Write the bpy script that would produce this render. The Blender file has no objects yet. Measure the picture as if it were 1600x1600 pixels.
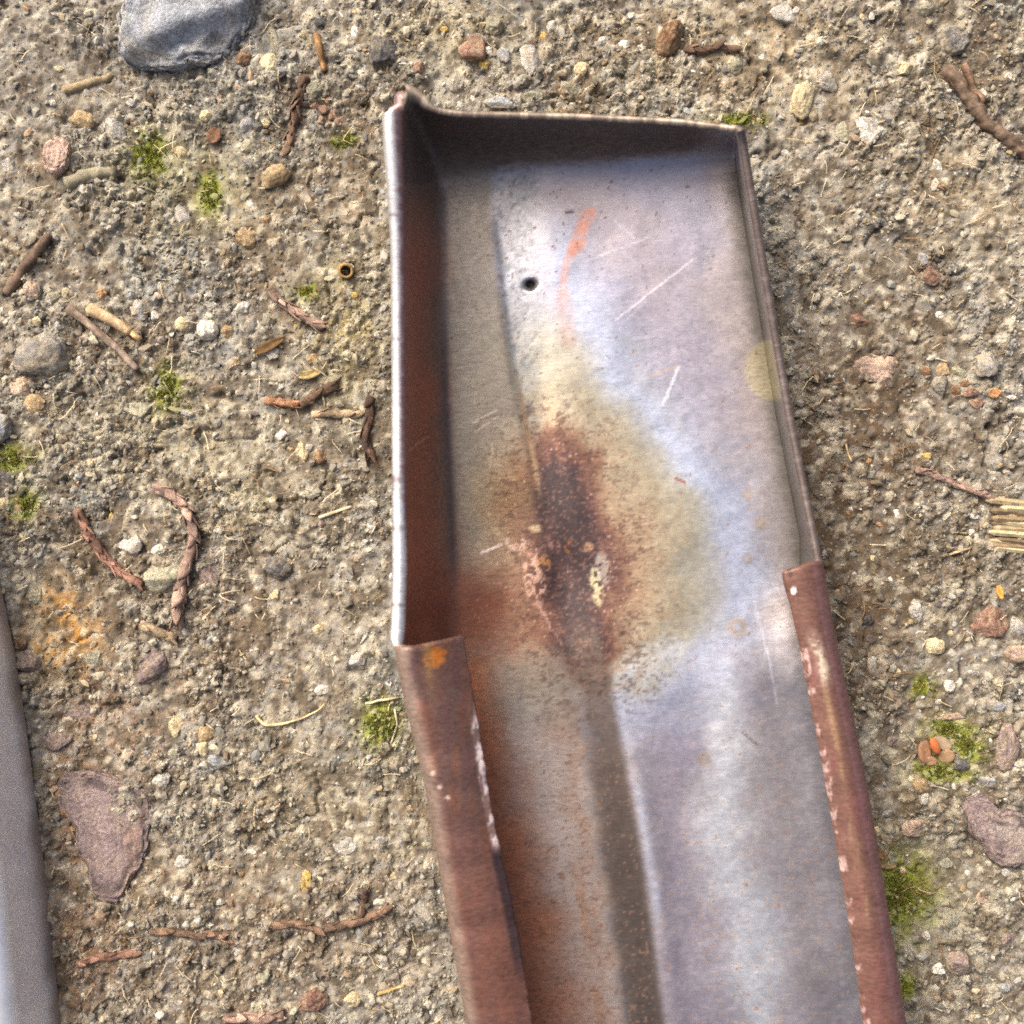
import bpy, math, random
import numpy as np
from mathutils import Vector, Euler

# ------------------------------------------------------------------ camera, sky, sun, exposure
scene = bpy.context.scene
C = scene.collection
H = 0.17                      # lens height above the dirt, metres
FPX = 1604.5                  # focal length in photograph pixels (1600 px frame)
cam_d = bpy.data.cameras.new('camera')
cam_d.sensor_width = 36.0
cam_d.lens = 36.0 * FPX / 1600.0
cam_d.clip_start = 0.005
cam_d.clip_end = 50.0
cam_d.dof.use_dof = True
cam_d.dof.focus_distance = 0.1665
cam_d.dof.aperture_fstop = 17.0
cam = bpy.data.objects.new('camera', cam_d)
C.objects.link(cam)
cam.location = (0, 0, H)
scene.camera = cam

SUN_DIR = Vector((-0.46, 0.55, 0.64)).normalized()
world = bpy.data.worlds.new('World')
scene.world = world
world.use_nodes = True
wn = world.node_tree
bg = wn.nodes['Background']
sky = wn.nodes.new('ShaderNodeTexSky')
sky.sky_type = 'NISHITA'
sky.sun_disc = False
sky.sun_elevation = math.asin(SUN_DIR.z)
sky.sun_rotation = math.atan2(SUN_DIR.x, SUN_DIR.y)
sky.air_density = 0.5
sky.dust_density = 10.0
sky.ozone_density = 0.5
wn.links.new(sky.outputs[0], bg.inputs[0])
bg.inputs[1].default_value = 0.15

sun_d = bpy.data.lights.new('sun', 'SUN')
sun_d.energy = 1.0
sun_d.angle = math.radians(42)
sun_d.color = (1.0, 0.985, 0.96)
sun = bpy.data.objects.new('sun', sun_d)
C.objects.link(sun)
sun.rotation_euler = SUN_DIR.to_track_quat('Z', 'Y').to_euler()

vs = scene.view_settings
vs.view_transform = 'Standard'
vs.look = 'None'
vs.exposure = 0.88
vs.gamma = 1.0
scene.cycles.use_denoising = False
scene.cycles.denoiser = 'OPENIMAGEDENOISE'
scene.cycles.denoising_input_passes = 'RGB_ALBEDO_NORMAL'
scene.cycles.denoising_prefilter = 'FAST'
scene.cycles.max_bounces = 6
scene.cycles.filter_width = 1.8
scene.cycles.sample_clamp_indirect = 4.0

# ------------------------------------------------------------------ small helpers
rng = np.random.default_rng(11)
random.seed(5)

def at(px, py, z=0.0):
    """photograph pixel -> point at height z (metres)"""
    k = (H - z) / FPX
    return np.stack([(np.asarray(px, float) - 800) * k, -(np.asarray(py, float) - 800) * k, np.broadcast_to(z, np.shape(k * np.asarray(px, float)))], -1)

def lin(c):
    c = np.asarray(c, float) / 255.0
    return np.where(c <= 0.04045, c / 12.92, ((np.maximum(c, 0) + 0.055) / 1.055) ** 2.4)

def sstep(a, b, x):
    t = np.clip((x - a) / (b - a), 0, 1)
    return t * t * (3 - 2 * t)

TAB = {}
def table(seed):
    if seed not in TAB:
        TAB[seed] = np.random.default_rng(1000 + seed).random((256, 256))
    return TAB[seed]

def vnoise(x, y, seed=0):
    T = table(seed)
    xi = np.floor(x).astype(int); yi = np.floor(y).astype(int)
    fx = x - xi; fy = y - yi
    fx = fx * fx * (3 - 2 * fx); fy = fy * fy * (3 - 2 * fy)
    a = T[xi & 255, yi & 255]; b = T[(xi + 1) & 255, yi & 255]
    c = T[xi & 255, (yi + 1) & 255]; d = T[(xi + 1) & 255, (yi + 1) & 255]
    return (a * (1 - fx) + b * fx) * (1 - fy) + (c * (1 - fx) + d * fx) * fy

def fbm(x, y, seed=0, o=4, g=0.5):
    s = 0; a = 1.0; t = 0
    for k in range(o):
        s = s + a * vnoise(x * 2 ** k + 17.3 * k, y * 2 ** k + 9.1 * k, seed + k)
        t += a; a *= g
    return s / t

def worley(x, y, seed=0):
    """distance to the nearest cell point, and that cell's random number"""
    Tx, Ty, Tr = table(seed + 50), table(seed + 51), table(seed + 52)
    xi = np.floor(x).astype(int); yi = np.floor(y).astype(int)
    best = np.full(np.shape(x), 9.0); rnd = np.zeros(np.shape(x))
    for i in (-1, 0, 1):
        for j in (-1, 0, 1):
            cx, cy = xi + i, yi + j
            dx = cx + Tx[cx & 255, cy & 255] - x
            dy = cy + Ty[cx & 255, cy & 255] - y
            d = dx * dx + dy * dy
            m = d < best
            best = np.where(m, d, best)
            rnd = np.where(m, Tr[cx & 255, cy & 255], rnd)
    return np.sqrt(best), rnd

def curve(pts):
    p = np.array(pts, float)
    def f(t):
        return np.interp(t, p[:, 0], p[:, 1])
    return f

def smooth_curve(pts, s=18):
    f = curve(pts)
    def g(t):
        t = np.asarray(t, float)
        return sum(f(t + d * s) for d in (-1.5, -0.75, 0, 0.75, 1.5)) / 5
    return g

def mesh_np(name, verts, faces, mat, parent=None, cols=None, smooth=True, normals=None, mats=None):
    """faces: (n,3) or (n,4) int array, or a list of such arrays"""
    if not isinstance(faces, (list, tuple)):
        faces = [faces]
    faces = [np.asarray(f, dtype=np.int32) for f in faces if len(f)]
    me = bpy.data.meshes.new(name)
    verts = np.asarray(verts, dtype=np.float32)
    me.vertices.add(len(verts))
    me.vertices.foreach_set('co', verts.ravel())
    nl = sum(f.size for f in faces); nf = sum(len(f) for f in faces)
    me.loops.add(nl)
    me.loops.foreach_set('vertex_index', np.concatenate([f.ravel() for f in faces]))
    me.polygons.add(nf)
    sizes = np.concatenate([np.full(len(f), f.shape[1], dtype=np.int32) for f in faces])
    starts = np.concatenate([[0], np.cumsum(sizes)[:-1]]).astype(np.int32)
    me.polygons.foreach_set('loop_start', starts)
    me.update(calc_edges=True)
    me.polygons.foreach_set('use_smooth', np.full(nf, smooth, dtype=bool))
    if cols is not None:
        for an, c in cols.items():
            a = me.color_attributes.new(an, 'FLOAT_COLOR', 'POINT')
            c = np.asarray(c, dtype=np.float32)
            if c.shape[1] == 3:
                c = np.concatenate([c, np.ones((len(c), 1), dtype=np.float32)], 1)
            a.data.foreach_set('color', c.ravel())
    if normals is not None:
        n = np.asarray(normals, float)
        n = n / np.maximum(np.linalg.norm(n, axis=1, keepdims=True), 1e-12)
        me.normals_split_custom_set_from_vertices([tuple(v) for v in n])
    me.materials.append(mat)
    me.update()
    o = bpy.data.objects.new(name, me)
    C.objects.link(o)
    if parent is not None:
        o.parent = parent
    return o

def grid_faces(nv, nu, off=0, flip=False):
    i = np.arange(nv * nu).reshape(nv, nu) + off
    q = np.stack([i[:-1, :-1], i[:-1, 1:], i[1:, 1:], i[1:, :-1]], -1).reshape(-1, 4)
    return q[:, ::-1] if flip else q

def tag(o, label, cat, group=None, kind=None):
    o['label'] = label
    o['category'] = cat
    if group: o['group'] = group
    if kind: o['kind'] = kind
    return o

def empty(name, loc):
    o = bpy.data.objects.new(name, None)
    o.empty_display_size = 0.005
    C.objects.link(o)
    o.location = loc
    return o

def recentre(o, loc):
    """put the origin of a top-level mesh at its base"""
    loc = Vector(loc)
    n = len(o.data.vertices)
    a = np.empty(n * 3, dtype=np.float32)
    o.data.vertices.foreach_get('co', a)
    a = a.reshape(-1, 3) - np.array(loc, dtype=np.float32)
    o.data.vertices.foreach_set('co', a.ravel())
    o.location = loc

# ------------------------------------------------------------------ materials
def mat_new(name):
    m = bpy.data.materials.new(name)
    m.use_nodes = True
    nt = m.node_tree
    return m, nt, nt.nodes['Principled BSDF'], nt.nodes, nt.links

def earthy(name, attr, rough, bump_scale, bump_d, vary_scale, vary=(0.72, 1.28), rnd=0.0, spec=0.2, bump_s=0.7):
    """attribute colour broken up by fine noise, with fine relief"""
    m, nt, b, N, L = mat_new(name)
    at_ = N.new('ShaderNodeAttribute'); at_.attribute_name = attr
    tc = N.new('ShaderNodeTexCoord')
    n1 = N.new('ShaderNodeTexNoise'); n1.inputs['Scale'].default_value = vary_scale; n1.inputs['Detail'].default_value = 4
    n1.inputs['Roughness'].default_value = 0.7
    L.new(tc.outputs['Object'], n1.inputs['Vector'])
    mr = N.new('ShaderNodeMapRange'); mr.inputs[1].default_value = 0.3; mr.inputs[2].default_value = 0.7
    mr.inputs[3].default_value = vary[0]; mr.inputs[4].default_value = vary[1]
    L.new(n1.outputs['Fac'], mr.inputs[0])
    mul = N.new('ShaderNodeVectorMath'); mul.operation = 'SCALE'
    L.new(at_.outputs['Color'], mul.inputs[0]); L.new(mr.outputs[0], mul.inputs['Scale'])
    out = mul.outputs[0]
    if rnd:
        oi = N.new('ShaderNodeObjectInfo')
        mr2 = N.new('ShaderNodeMapRange'); mr2.inputs[3].default_value = 1 - rnd; mr2.inputs[4].default_value = 1 + rnd
        L.new(oi.outputs['Random'], mr2.inputs[0])
        mu2 = N.new('ShaderNodeVectorMath'); mu2.operation = 'SCALE'
        L.new(out, mu2.inputs[0]); L.new(mr2.outputs[0], mu2.inputs['Scale'])
        out = mu2.outputs[0]
    L.new(out, b.inputs['Base Color'])
    b.inputs['Roughness'].default_value = rough
    b.inputs['Specular IOR Level'].default_value = spec
    n2 = N.new('ShaderNodeTexNoise'); n2.inputs['Scale'].default_value = bump_scale; n2.inputs['Detail'].default_value = 5
    n2.inputs['Roughness'].default_value = 0.65
    L.new(tc.outputs['Object'], n2.inputs['Vector'])
    bp = N.new('ShaderNodeBump'); bp.inputs['Distance'].default_value = bump_d; bp.inputs['Strength'].default_value = bump_s
    L.new(n2.outputs['Fac'], bp.inputs['Height']); L.new(bp.outputs[0], b.inputs['Normal'])
    return m

M_dirt = earthy('dirt', 'soil', 0.95, 1900, 0.0003, 2600, (0.68, 1.32), spec=0.12, bump_s=0.65)
M_grit = earthy('grit', 'tint', 0.85, 3500, 0.00012, 4000, (0.75, 1.25), spec=0.25)
M_stone = earthy('stone', 'tint', 0.85, 1700, 0.0005, 2000, (0.55, 1.45), spec=0.2, bump_s=0.9)
M_bark = earthy('bark', 'tint', 0.8, 1800, 0.0002, 2200, (0.65, 1.35), rnd=0.3, spec=0.2)
M_straw = earthy('straw', 'tint', 0.7, 2500, 0.00008, 2000, (0.8, 1.2), spec=0.3)
M_moss = earthy('moss', 'tint', 0.8, 3000, 0.00008, 3000, (0.75, 1.25), spec=0.15)

def metal_mat(name, grain=1.0):
    m, nt, b, N, L = mat_new(name)
    at_ = N.new('ShaderNodeAttribute'); at_.attribute_name = 'stain_shade'
    tc = N.new('ShaderNodeTexCoord')
    def noise(scale, det, rgh=0.6, sq=None):
        n = N.new('ShaderNodeTexNoise'); n.inputs['Scale'].default_value = scale
        n.inputs['Detail'].default_value = det; n.inputs['Roughness'].default_value = rgh
        if sq:
            mp = N.new('ShaderNodeMapping'); mp.inputs['Scale'].default_value = sq
            mp.inputs['Rotation'].default_value = (0, 0, math.radians(-22))
            L.new(tc.outputs['Object'], mp.inputs['Vector']); L.new(mp.outputs[0], n.inputs['Vector'])
        else:
            L.new(tc.outputs['Object'], n.inputs['Vector'])
        return n.outputs['Fac']
    def mrange(src, a, b_, c, d):
        r = N.new('ShaderNodeMapRange')
        for i, v in zip((1, 2, 3, 4), (a, b_, c, d)): r.inputs[i].default_value = v
        L.new(src, r.inputs[0]); return r.outputs[0]
    g0 = mrange(noise(1500, 4, 0.7, (0.55, 1.5, 1.0)), 0.3, 0.7, -1.0, 1.0)
    amp = mrange(at_.outputs['Alpha'], 0.0, 0.8, 0.13 * grain, 0.40 * grain)
    gm = N.new('ShaderNodeMath'); gm.operation = 'MULTIPLY_ADD'; gm.inputs[2].default_value = 1.0
    L.new(g0, gm.inputs[0]); L.new(amp, gm.inputs[1]); g = gm.outputs[0]
    cl = mrange(noise(130, 4), 0.3, 0.7, 0.9, 1.1)
    mm = N.new('ShaderNodeMath'); mm.operation = 'MULTIPLY'; L.new(g, mm.inputs[0]); L.new(cl, mm.inputs[1])
    mul = N.new('ShaderNodeVectorMath'); mul.operation = 'SCALE'
    L.new(at_.outputs['Color'], mul.inputs[0]); L.new(mm.outputs[0], mul.inputs['Scale'])
    L.new(mul.outputs[0], b.inputs['Base Color'])
    L.new(mrange(at_.outputs['Alpha'], 0, 1, 0.86, 0.12), b.inputs['Metallic'])
    r1 = mrange(at_.outputs['Alpha'], 0, 1, 0.40, 0.56)
    r2 = mrange(noise(900, 3), 0.3, 0.7, -0.05, 0.07)
    ad = N.new('ShaderNodeMath'); ad.operation = 'ADD'; L.new(r1, ad.inputs[0]); L.new(r2, ad.inputs[1])
    L.new(ad.outputs[0], b.inputs['Roughness'])
    bp = N.new('ShaderNodeBump'); bp.inputs['Distance'].default_value = 0.00006; bp.inputs['Strength'].default_value = 0.32 * grain
    L.new(noise(1800, 4, 0.7, (0.55, 1.4, 1.0)), bp.inputs['Height'])
    L.new(bp.outputs[0], b.inputs['Normal'])
    return m
M_metal = metal_mat('heat_tinted_steel')
M_cover = metal_mat('grey_steel', 0.3)

# ------------------------------------------------------------------ outlines of the metal pieces, in photograph pixels
L_rim = smooth_curve([(100, 627), (160, 630), (300, 634), (600, 636), (900, 637), (990, 634), (1020, 629), (1050, 634), (1100, 645),
                      (1220, 674), (1380, 702), (1540, 730), (1600, 740), (1800, 776)], 8)
L_base = smooth_curve([(100, 692), (300, 700), (600, 702), (900, 716), (1000, 722), (1100, 716), (1220, 727), (1380, 747), (1540, 772), (1600, 780), (1800, 816)])
R_rim = smooth_curve([(100, 1135), (200, 1150), (300, 1166), (640, 1224), (860, 1268), (995, 1291), (1200, 1336), (1375, 1366), (1600, 1402), (1800, 1434)])
R_base_off = curve([(200, -9), (300, -12), (840, -15), (900, -26), (1000, -34), (1800, -40)])
L_flange = smooth_curve([(990, 704), (1004, 711), (1040, 722), (1132, 739), (1232, 753), (1308, 768), (1368, 783), (1452, 800), (1540, 815), (1600, 824), (1800, 858)], 10)
R_flange = smooth_curve([(880, 1229), (895, 1231), (1000, 1256), (1160, 1287), (1350, 1320), (1475, 1340), (1600, 1357), (1800, 1390)], 10)
E_top = smooth_curve([(590, 148), (628, 152), (645, 162), (665, 173), (690, 181), (720, 185), (900, 189), (1060, 197), (1150, 208), (1200, 213)], 5)
E_base = smooth_curve([(590, 290), (640, 285), (760, 266), (900, 258), (1000, 250), (1100, 236), (1150, 226)])
S_edge = smooth_curve([(700, -50), (905, 0), (1050, 30), (1250, 57), (1400, 76), (1600, 96), (1900, 122)], 25)

def inside_channel(px, py, m=0):
    return (py > E_top(px) - m) & (px > L_rim(py) - 24 - m) & (px < R_rim(py) + 14 + m)
def inside_piece(px, py, m=0):
    return px < S_edge(py) + m

# ------------------------------------------------------------------ the ground
def ground_h(X, Y):
    x = X * 1000; y = Y * 1000
    h = 1.5 * (fbm(x / 30 + 3, y / 30, 1, 3) - 0.5) * 2
    h += 1.5 * (fbm(x / 8, y / 8 + 7, 5, 3) - 0.5)
    rough = sstep(0.36, 0.62, fbm(x / 10 + 3, y / 10, 221, 3))
    wx = 0.9 * (fbm(x / 1.7, y / 1.7, 33, 3) - 0.5) * 2; wy = 0.9 * (fbm(x / 1.7 + 9, y / 1.7, 36, 3) - 0.5) * 2
    d, r = worley((x + wx) / 2.7, (y + wy) / 2.7, 3)
    h += (0.08 + 0.62 * rough) * np.sqrt(np.maximum(0, 1 - (d / 0.72) ** 2)) * (0.35 + r)
    d2, r2 = worley((x + wx * 0.7) / 1.15 + 5, (y + wy * 0.7) / 1.15, 7)
    h += (0.10 + 0.30 * rough) * np.sqrt(np.maximum(0, 1 - (d2 / 0.75) ** 2)) * (0.3 + r2)
    h += (0.42 + 0.3 * rough) * (fbm(x / 1.1, y / 1.1 + 3, 13, 3, 0.7) - 0.5) * 2
    rid = np.abs(fbm(x / 9 + 11, y / 9 + 5, 21, 4) - 0.5)
    h -= 1.0 * sstep(0.022, 0.0, rid) * sstep(0.5, 0.72, vnoise(x / 12, y / 12, 27))
    pit = vnoise(x / 2.4 + 8, y / 2.4, 31)
    h -= 0.8 * sstep(0.84, 0.97, pit)
    px = 800 + X / H * FPX; py = 800 - Y / H * FPX
    # settle the dirt under the two metal pieces
    k = np.minimum.reduce([sstep(-8, 20, px - L_rim(py) + 30), sstep(-8, 20, R_rim(py) + 22 - px), sstep(-8, 20, py - 175)])
    k = np.maximum(k, sstep(-4, 14, S_edge(py) - px))
    h = h * (1 - k) + np.minimum(h, 0.5) * k
    far = sstep(0.13, 0.22, np.maximum(np.abs(X), np.abs(Y)))
    return (h * (1 - far) + 0.4 * far - 0.35) * 0.001

GREEN = [(232, 240, 20, 22), (326, 300, 13, 22), (262, 608, 17, 22), (14, 716, 22, 14), (44, 790, 14, 14), (595, 1126, 20, 25),
         (1160, 186, 26, 7), (1482, 1141, 22, 14), (1512, 1166, 18, 18), (1468, 1206, 32, 13), (1412, 1400, 32, 40), (1412, 1542, 14, 14),
         (1440, 1072, 12, 12), (538, 218, 12, 8), (478, 455, 14, 9)]
ZONES = [(1330, 700, 140, 220, (100, 76, 54), 0.95), (1320, 960, 100, 180, (96, 72, 50), 1.0), (1440, 900, 120, 110, (112, 92, 68), 0.6),  # brown dirt right of the channel, partly its shade painted in
         (1420, 1230, 100, 130, (118, 100, 74), 0.5), (1520, 1450, 110, 170, (124, 112, 90), 0.6),
         (95, 990, 60, 75, (196, 132, 52), 0.85), (125, 1230, 45, 130, (150, 100, 58), 0.8), (130, 1480, 60, 130, (140, 98, 66), 0.8),
         (180, 1150, 90, 90, (140, 108, 82), 0.6), (420, 1430, 270, 150, (132, 108, 82), 0.6), (370, 980, 110, 110, (122, 98, 72), 0.6),
         (290, 290, 110, 80, (158, 146, 92), 0.6), (540, 520, 60, 130, (164, 146, 92), 0.65), (1160, 90, 260, 90, (176, 150, 106), 0.5),
         (120, 330, 120, 70, (122, 106, 82), 0.5), (90, 640, 80, 60, (140, 124, 98), 0.4), (250, 680, 160, 70, (170, 154, 110), 0.5),
         (1500, 300, 120, 120, (150, 126, 88), 0.4), (400, 780, 120, 60, (166, 148, 106), 0.5), (690, 60, 130, 60, (176, 158, 112), 0.5),
         (500, 1250, 130, 110, (140, 124, 92), 0.5), (1560, 160, 60, 60, (112, 90, 66), 0.5)]

def mixc(a, b, t):
    t = np.asarray(t)[..., None]
    return a * (1 - t) + np.asarray(b, float) * t

def soil_colour(X, Y):
    x = X * 1000; y = Y * 1000
    px = 800 + X / H * FPX; py = 800 - Y / H * FPX
    c = np.broadcast_to(np.array([146, 134, 116.0]), X.shape + (3,)).copy()
    c = mixc(c, (134, 130, 120), sstep(0.45, 0.72, fbm(x / 14, y / 14, 41, 3)))
    c = mixc(c, (126, 106, 82), sstep(0.5, 0.75, fbm(x / 10 + 5, y / 10, 45, 3)))
    for zx, zy, rx, ry, col, s in ZONES:
        w = np.exp(-(((px - zx) / rx) ** 2 + ((py - zy) / ry) ** 2)) * s * 1.5
        w = np.clip(w * (0.6 + 0.8 * fbm(x / 5, y / 5, 49, 3)), 0, 1)
        c = mixc(c, col, w)
    d, r = worley(x / 1.15 + 5, y / 1.15, 7)
    c = mixc(c, (204, 192, 160), sstep(0.70, 0.95, r) * 0.7)
    c = mixc(c, (150, 148, 140), sstep(0.30, 0.18, r) * 0.5)
    d, r = worley(x / 2.7, y / 2.7, 3)
    c = mixc(c, (182, 170, 142), sstep(0.65, 0.95, r) * 0.5)
    c = mixc(c, (96, 78, 56), sstep(0.28, 0.1, r) * 0.55)
    c = mixc(c, (76, 64, 50), sstep(0.5, 0.72, fbm(x / 1.3, y / 1.3 + 4, 53, 3)) * 0.6)
    lum = c.mean(-1, keepdims=True)
    c = (lum + (c - lum) * 0.72) * 0.95 + np.array([0.0, 0.6, -0.5])
    far = sstep(0.105, 0.17, np.maximum(np.abs(X), np.abs(Y)))
    c = mixc(c, (142, 130, 112), far)
    for gx, gy, rx, ry in GREEN:
        w = np.exp(-(((px - gx) / (rx * 1.5)) ** 2 + ((py - gy) / (ry * 1.5)) ** 2))
        c = mixc(c, (116, 122, 46), np.clip(1.3 * w * sstep(0.35, 0.65, fbm(x / 1.5, y / 1.5, 57, 3) + 0.25 * w), 0, 0.85))
    return c

fine = np.arange(-0.0895, 0.08951, 0.00031)
ext = 0.0895 + np.cumsum(np.concatenate([0.0004 * 1.075 ** np.arange(42), 0.009 * 1.3 ** np.arange(14)]))
ax = np.concatenate([-ext[::-1], fine, ext])
GX, GY = np.meshgrid(ax, ax)
GZ = ground_h(GX, GY)
gcol = lin(soil_colour(GX, GY)).reshape(-1, 3)
ground = mesh_np('ground', np.stack([GX, GY, GZ], -1).reshape(-1, 3), grid_faces(len(ax), len(ax)), M_dirt, cols={'soil': gcol}, smooth=True)
ground['kind'] = 'structure'
ground['label'] = 'bare tan dirt crusted with crumbs and fine gravel'

def gz(px, py):
    p = at(np.array([px], float), np.array([py], float), 0.0)[0]
    return float(ground_h(np.array([p[0]]), np.array([p[1]]))[0])

# ------------------------------------------------------------------ sheet metal
def sheet_part(name, G, N, T, colG, colO, caps, mat, parent, skip=None, capcol=None):
    """a bent piece of sheet: inner face G, outer face G-N*T, rounded edges where the sheet really ends"""
    nv, nu, _ = G.shape
    O = G - N * T[..., None]
    V = [G.reshape(-1, 3), O.reshape(-1, 3)]
    NN = [N.reshape(-1, 3), -N.reshape(-1, 3)]
    CC = [colG.reshape(-1, 4), colO.reshape(-1, 4)]
    F = [grid_faces(nv, nu, 0, True), grid_faces(nv, nu, nv * nu, False)]
    idx = np.arange(nv * nu).reshape(nv, nu)
    off = 2 * nv * nu
    K = 6
    for side in caps:
        if side == 'u0': e, e2 = idx[:, 0], idx[:, 1]
        if side == 'u1': e, e2 = idx[:, -1], idx[:, -2]
        if side == 'v0': e, e2 = idx[0, :], idx[1, :]
        if side == 'v1': e, e2 = idx[-1, :], idx[-2, :]
        g = V[0][e]; o = V[1][e]; n = NN[0][e]
        t = g - V[0][e2]; t /= np.maximum(np.linalg.norm(t, axis=1, keepdims=True), 1e-9)
        cen = (g + o) / 2; rad = np.linalg.norm(g - o, axis=1, keepdims=True) / 2
        rows = [e]
        for k in range(1, K):
            a = math.pi * k / K
            V.append(cen + rad * (math.cos(a) * n + math.sin(a) * t))
            NN.append(math.cos(a) * n + math.sin(a) * t)
            cc = CC[0][e].copy()
            if capcol and side in capcol:
                cc = capcol[side](cen, k / K, cc)
            CC.append(cc)
            rows.append(np.arange(len(e)) + off); off += len(e)
        rows.append(e + nv * nu)
        for a, b in zip(rows[:-1], rows[1:]):
            q = np.stack([a[:-1], a[1:], b[1:], b[:-1]], -1)
            if side in ('u1', 'v0'): q = q[:, ::-1]
            F.append(q)
    for cv, cu in (('v0', 'u0'), ('v0', 'u1')):      # close the corner between two free edges
        if cv in caps and cu in caps:
            e = idx[0, 0 if cu == 'u0' else -1]; ev = idx[1, 0 if cu == 'u0' else -1]; eu = idx[0, 1 if cu == 'u0' else -2]
            g = V[0][e]; o = V[1][e]; n = NN[0][e]
            tv = g - V[0][ev]; tv /= np.linalg.norm(tv); tu = g - V[0][eu]; tu /= np.linalg.norm(tu)
            cen = (g + o) / 2; rad = np.linalg.norm(g - o) / 2
            A, B = np.meshgrid(np.linspace(0, math.pi, 9), np.linspace(0, 1, 7), indexing='ij')
            t = tv * (1 - B[..., None]) + tu * B[..., None]
            t /= np.linalg.norm(t, axis=-1, keepdims=True)
            nn = np.cos(A)[..., None] * n + np.sin(A)[..., None] * t
            P = cen + rad * nn
            cc = np.broadcast_to(CC[0][e], (63, 4)).copy()
            if capcol and cu in capcol:
                cc = np.concatenate([capcol[cu](P[k], k / 8, np.broadcast_to(CC[0][e], (7, 4)).copy()) for k in range(9)])
            F.append(grid_faces(9, 7, off)); off += 63
            V.append(P.reshape(-1, 3)); NN.append(nn.reshape(-1, 3)); CC.append(cc)
    V = np.concatenate(V); NN = np.concatenate(NN)
    F2 = []
    for q in F:      # every face turned to agree with its corner normals
        fn = np.cross(V[q[:, 2]] - V[q[:, 0]], V[q[:, 3]] - V[q[:, 1]])
        bad = (fn * NN[q].mean(1)).sum(1) < 0
        q = q.copy(); q[bad] = q[bad][:, ::-1]
        F2.append(q)
    return mesh_np(name, V, F2, mat, parent, cols={'stain_shade': np.concatenate(CC)}, smooth=True, normals=NN)

def grid_normals(G):
    du = np.gradient(G, axis=1); dv = np.gradient(G, axis=0)
    n = np.cross(dv, du)
    return n / np.maximum(np.linalg.norm(n, axis=-1, keepdims=True), 1e-12)

def seg_d(px, py, x0, y0, x1, y1):
    dx, dy = x1 - x0, y1 - y0
    t = np.clip(((px - x0) * dx + (py - y0) * dy) / (dx * dx + dy * dy), 0, 1)
    return np.hypot(px - x0 - t * dx, py - y0 - t * dy), t

# edges of the pressed step that runs down the floor
step_a = smooth_curve([(200, 838), (480, 838), (560, 836), (620, 838), (700, 842), (800, 852), (900, 866), (1000, 880), (1160, 908), (1360, 938), (1600, 974), (1800, 1004)])
step_b = smooth_curve([(200, 872), (480, 874), (560, 868), (620, 876), (700, 884), (800, 902), (900, 922), (1000, 938), (1160, 968), (1360, 1003), (1600, 1034), (1800, 1064)])
line_l = smooth_curve([(200, 764), (320, 769), (470, 785), (560, 797), (650, 815), (760, 838), (850, 850)])

def floor_relief(px, py):
    z = 1.2 * sstep(520, 880, py) * sstep(0, 1, (px - step_a(py)) / (step_b(py) - step_a(py)))
    fade = sstep(280, 360, py) * sstep(860, 700, py)
    z -= 0.40 * sstep(-7, 7, px - line_l(py)) * fade * sstep(80, 0, px - line_l(py) - 10)
    z += 0.5 * np.exp(-((px - step_b(py) - 18) / 22) ** 2) * sstep(1080, 1250, py)
    z += 1.1 * np.exp(-((px - 1130 - 0.1 * (py - 1100)) / 120) ** 2) * sstep(880, 1100, py)
    z -= 0.9 * np.exp(-(((px - 893 - 0.1 * (py - 900)) / 34) ** 2 + ((py - 900) / 60) ** 2))
    z += 0.5 * np.exp(-(((px - 838) / 26) ** 2 + ((py - 905) / 45) ** 2))
    z -= 1.5 * np.exp(-(np.hypot((px - 829) / 8.5, (py - 445) / 7) ** 4))
    z += 1.6 * sstep(-110, 0, px - R_rim(py) - R_base_off(py)) ** 2 * sstep(860, 1000, py)
    z += 4.2 * np.maximum(0, py - 960) / 800 * sstep(940, 1060, py)
    z += 0.5 * (fbm(px / 160, py / 260, 61, 2) - 0.5) * 2
    z += 0.05 * (fbm(px / 26, py / 26, 64, 3) - 0.5) * 2
    return z

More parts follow.
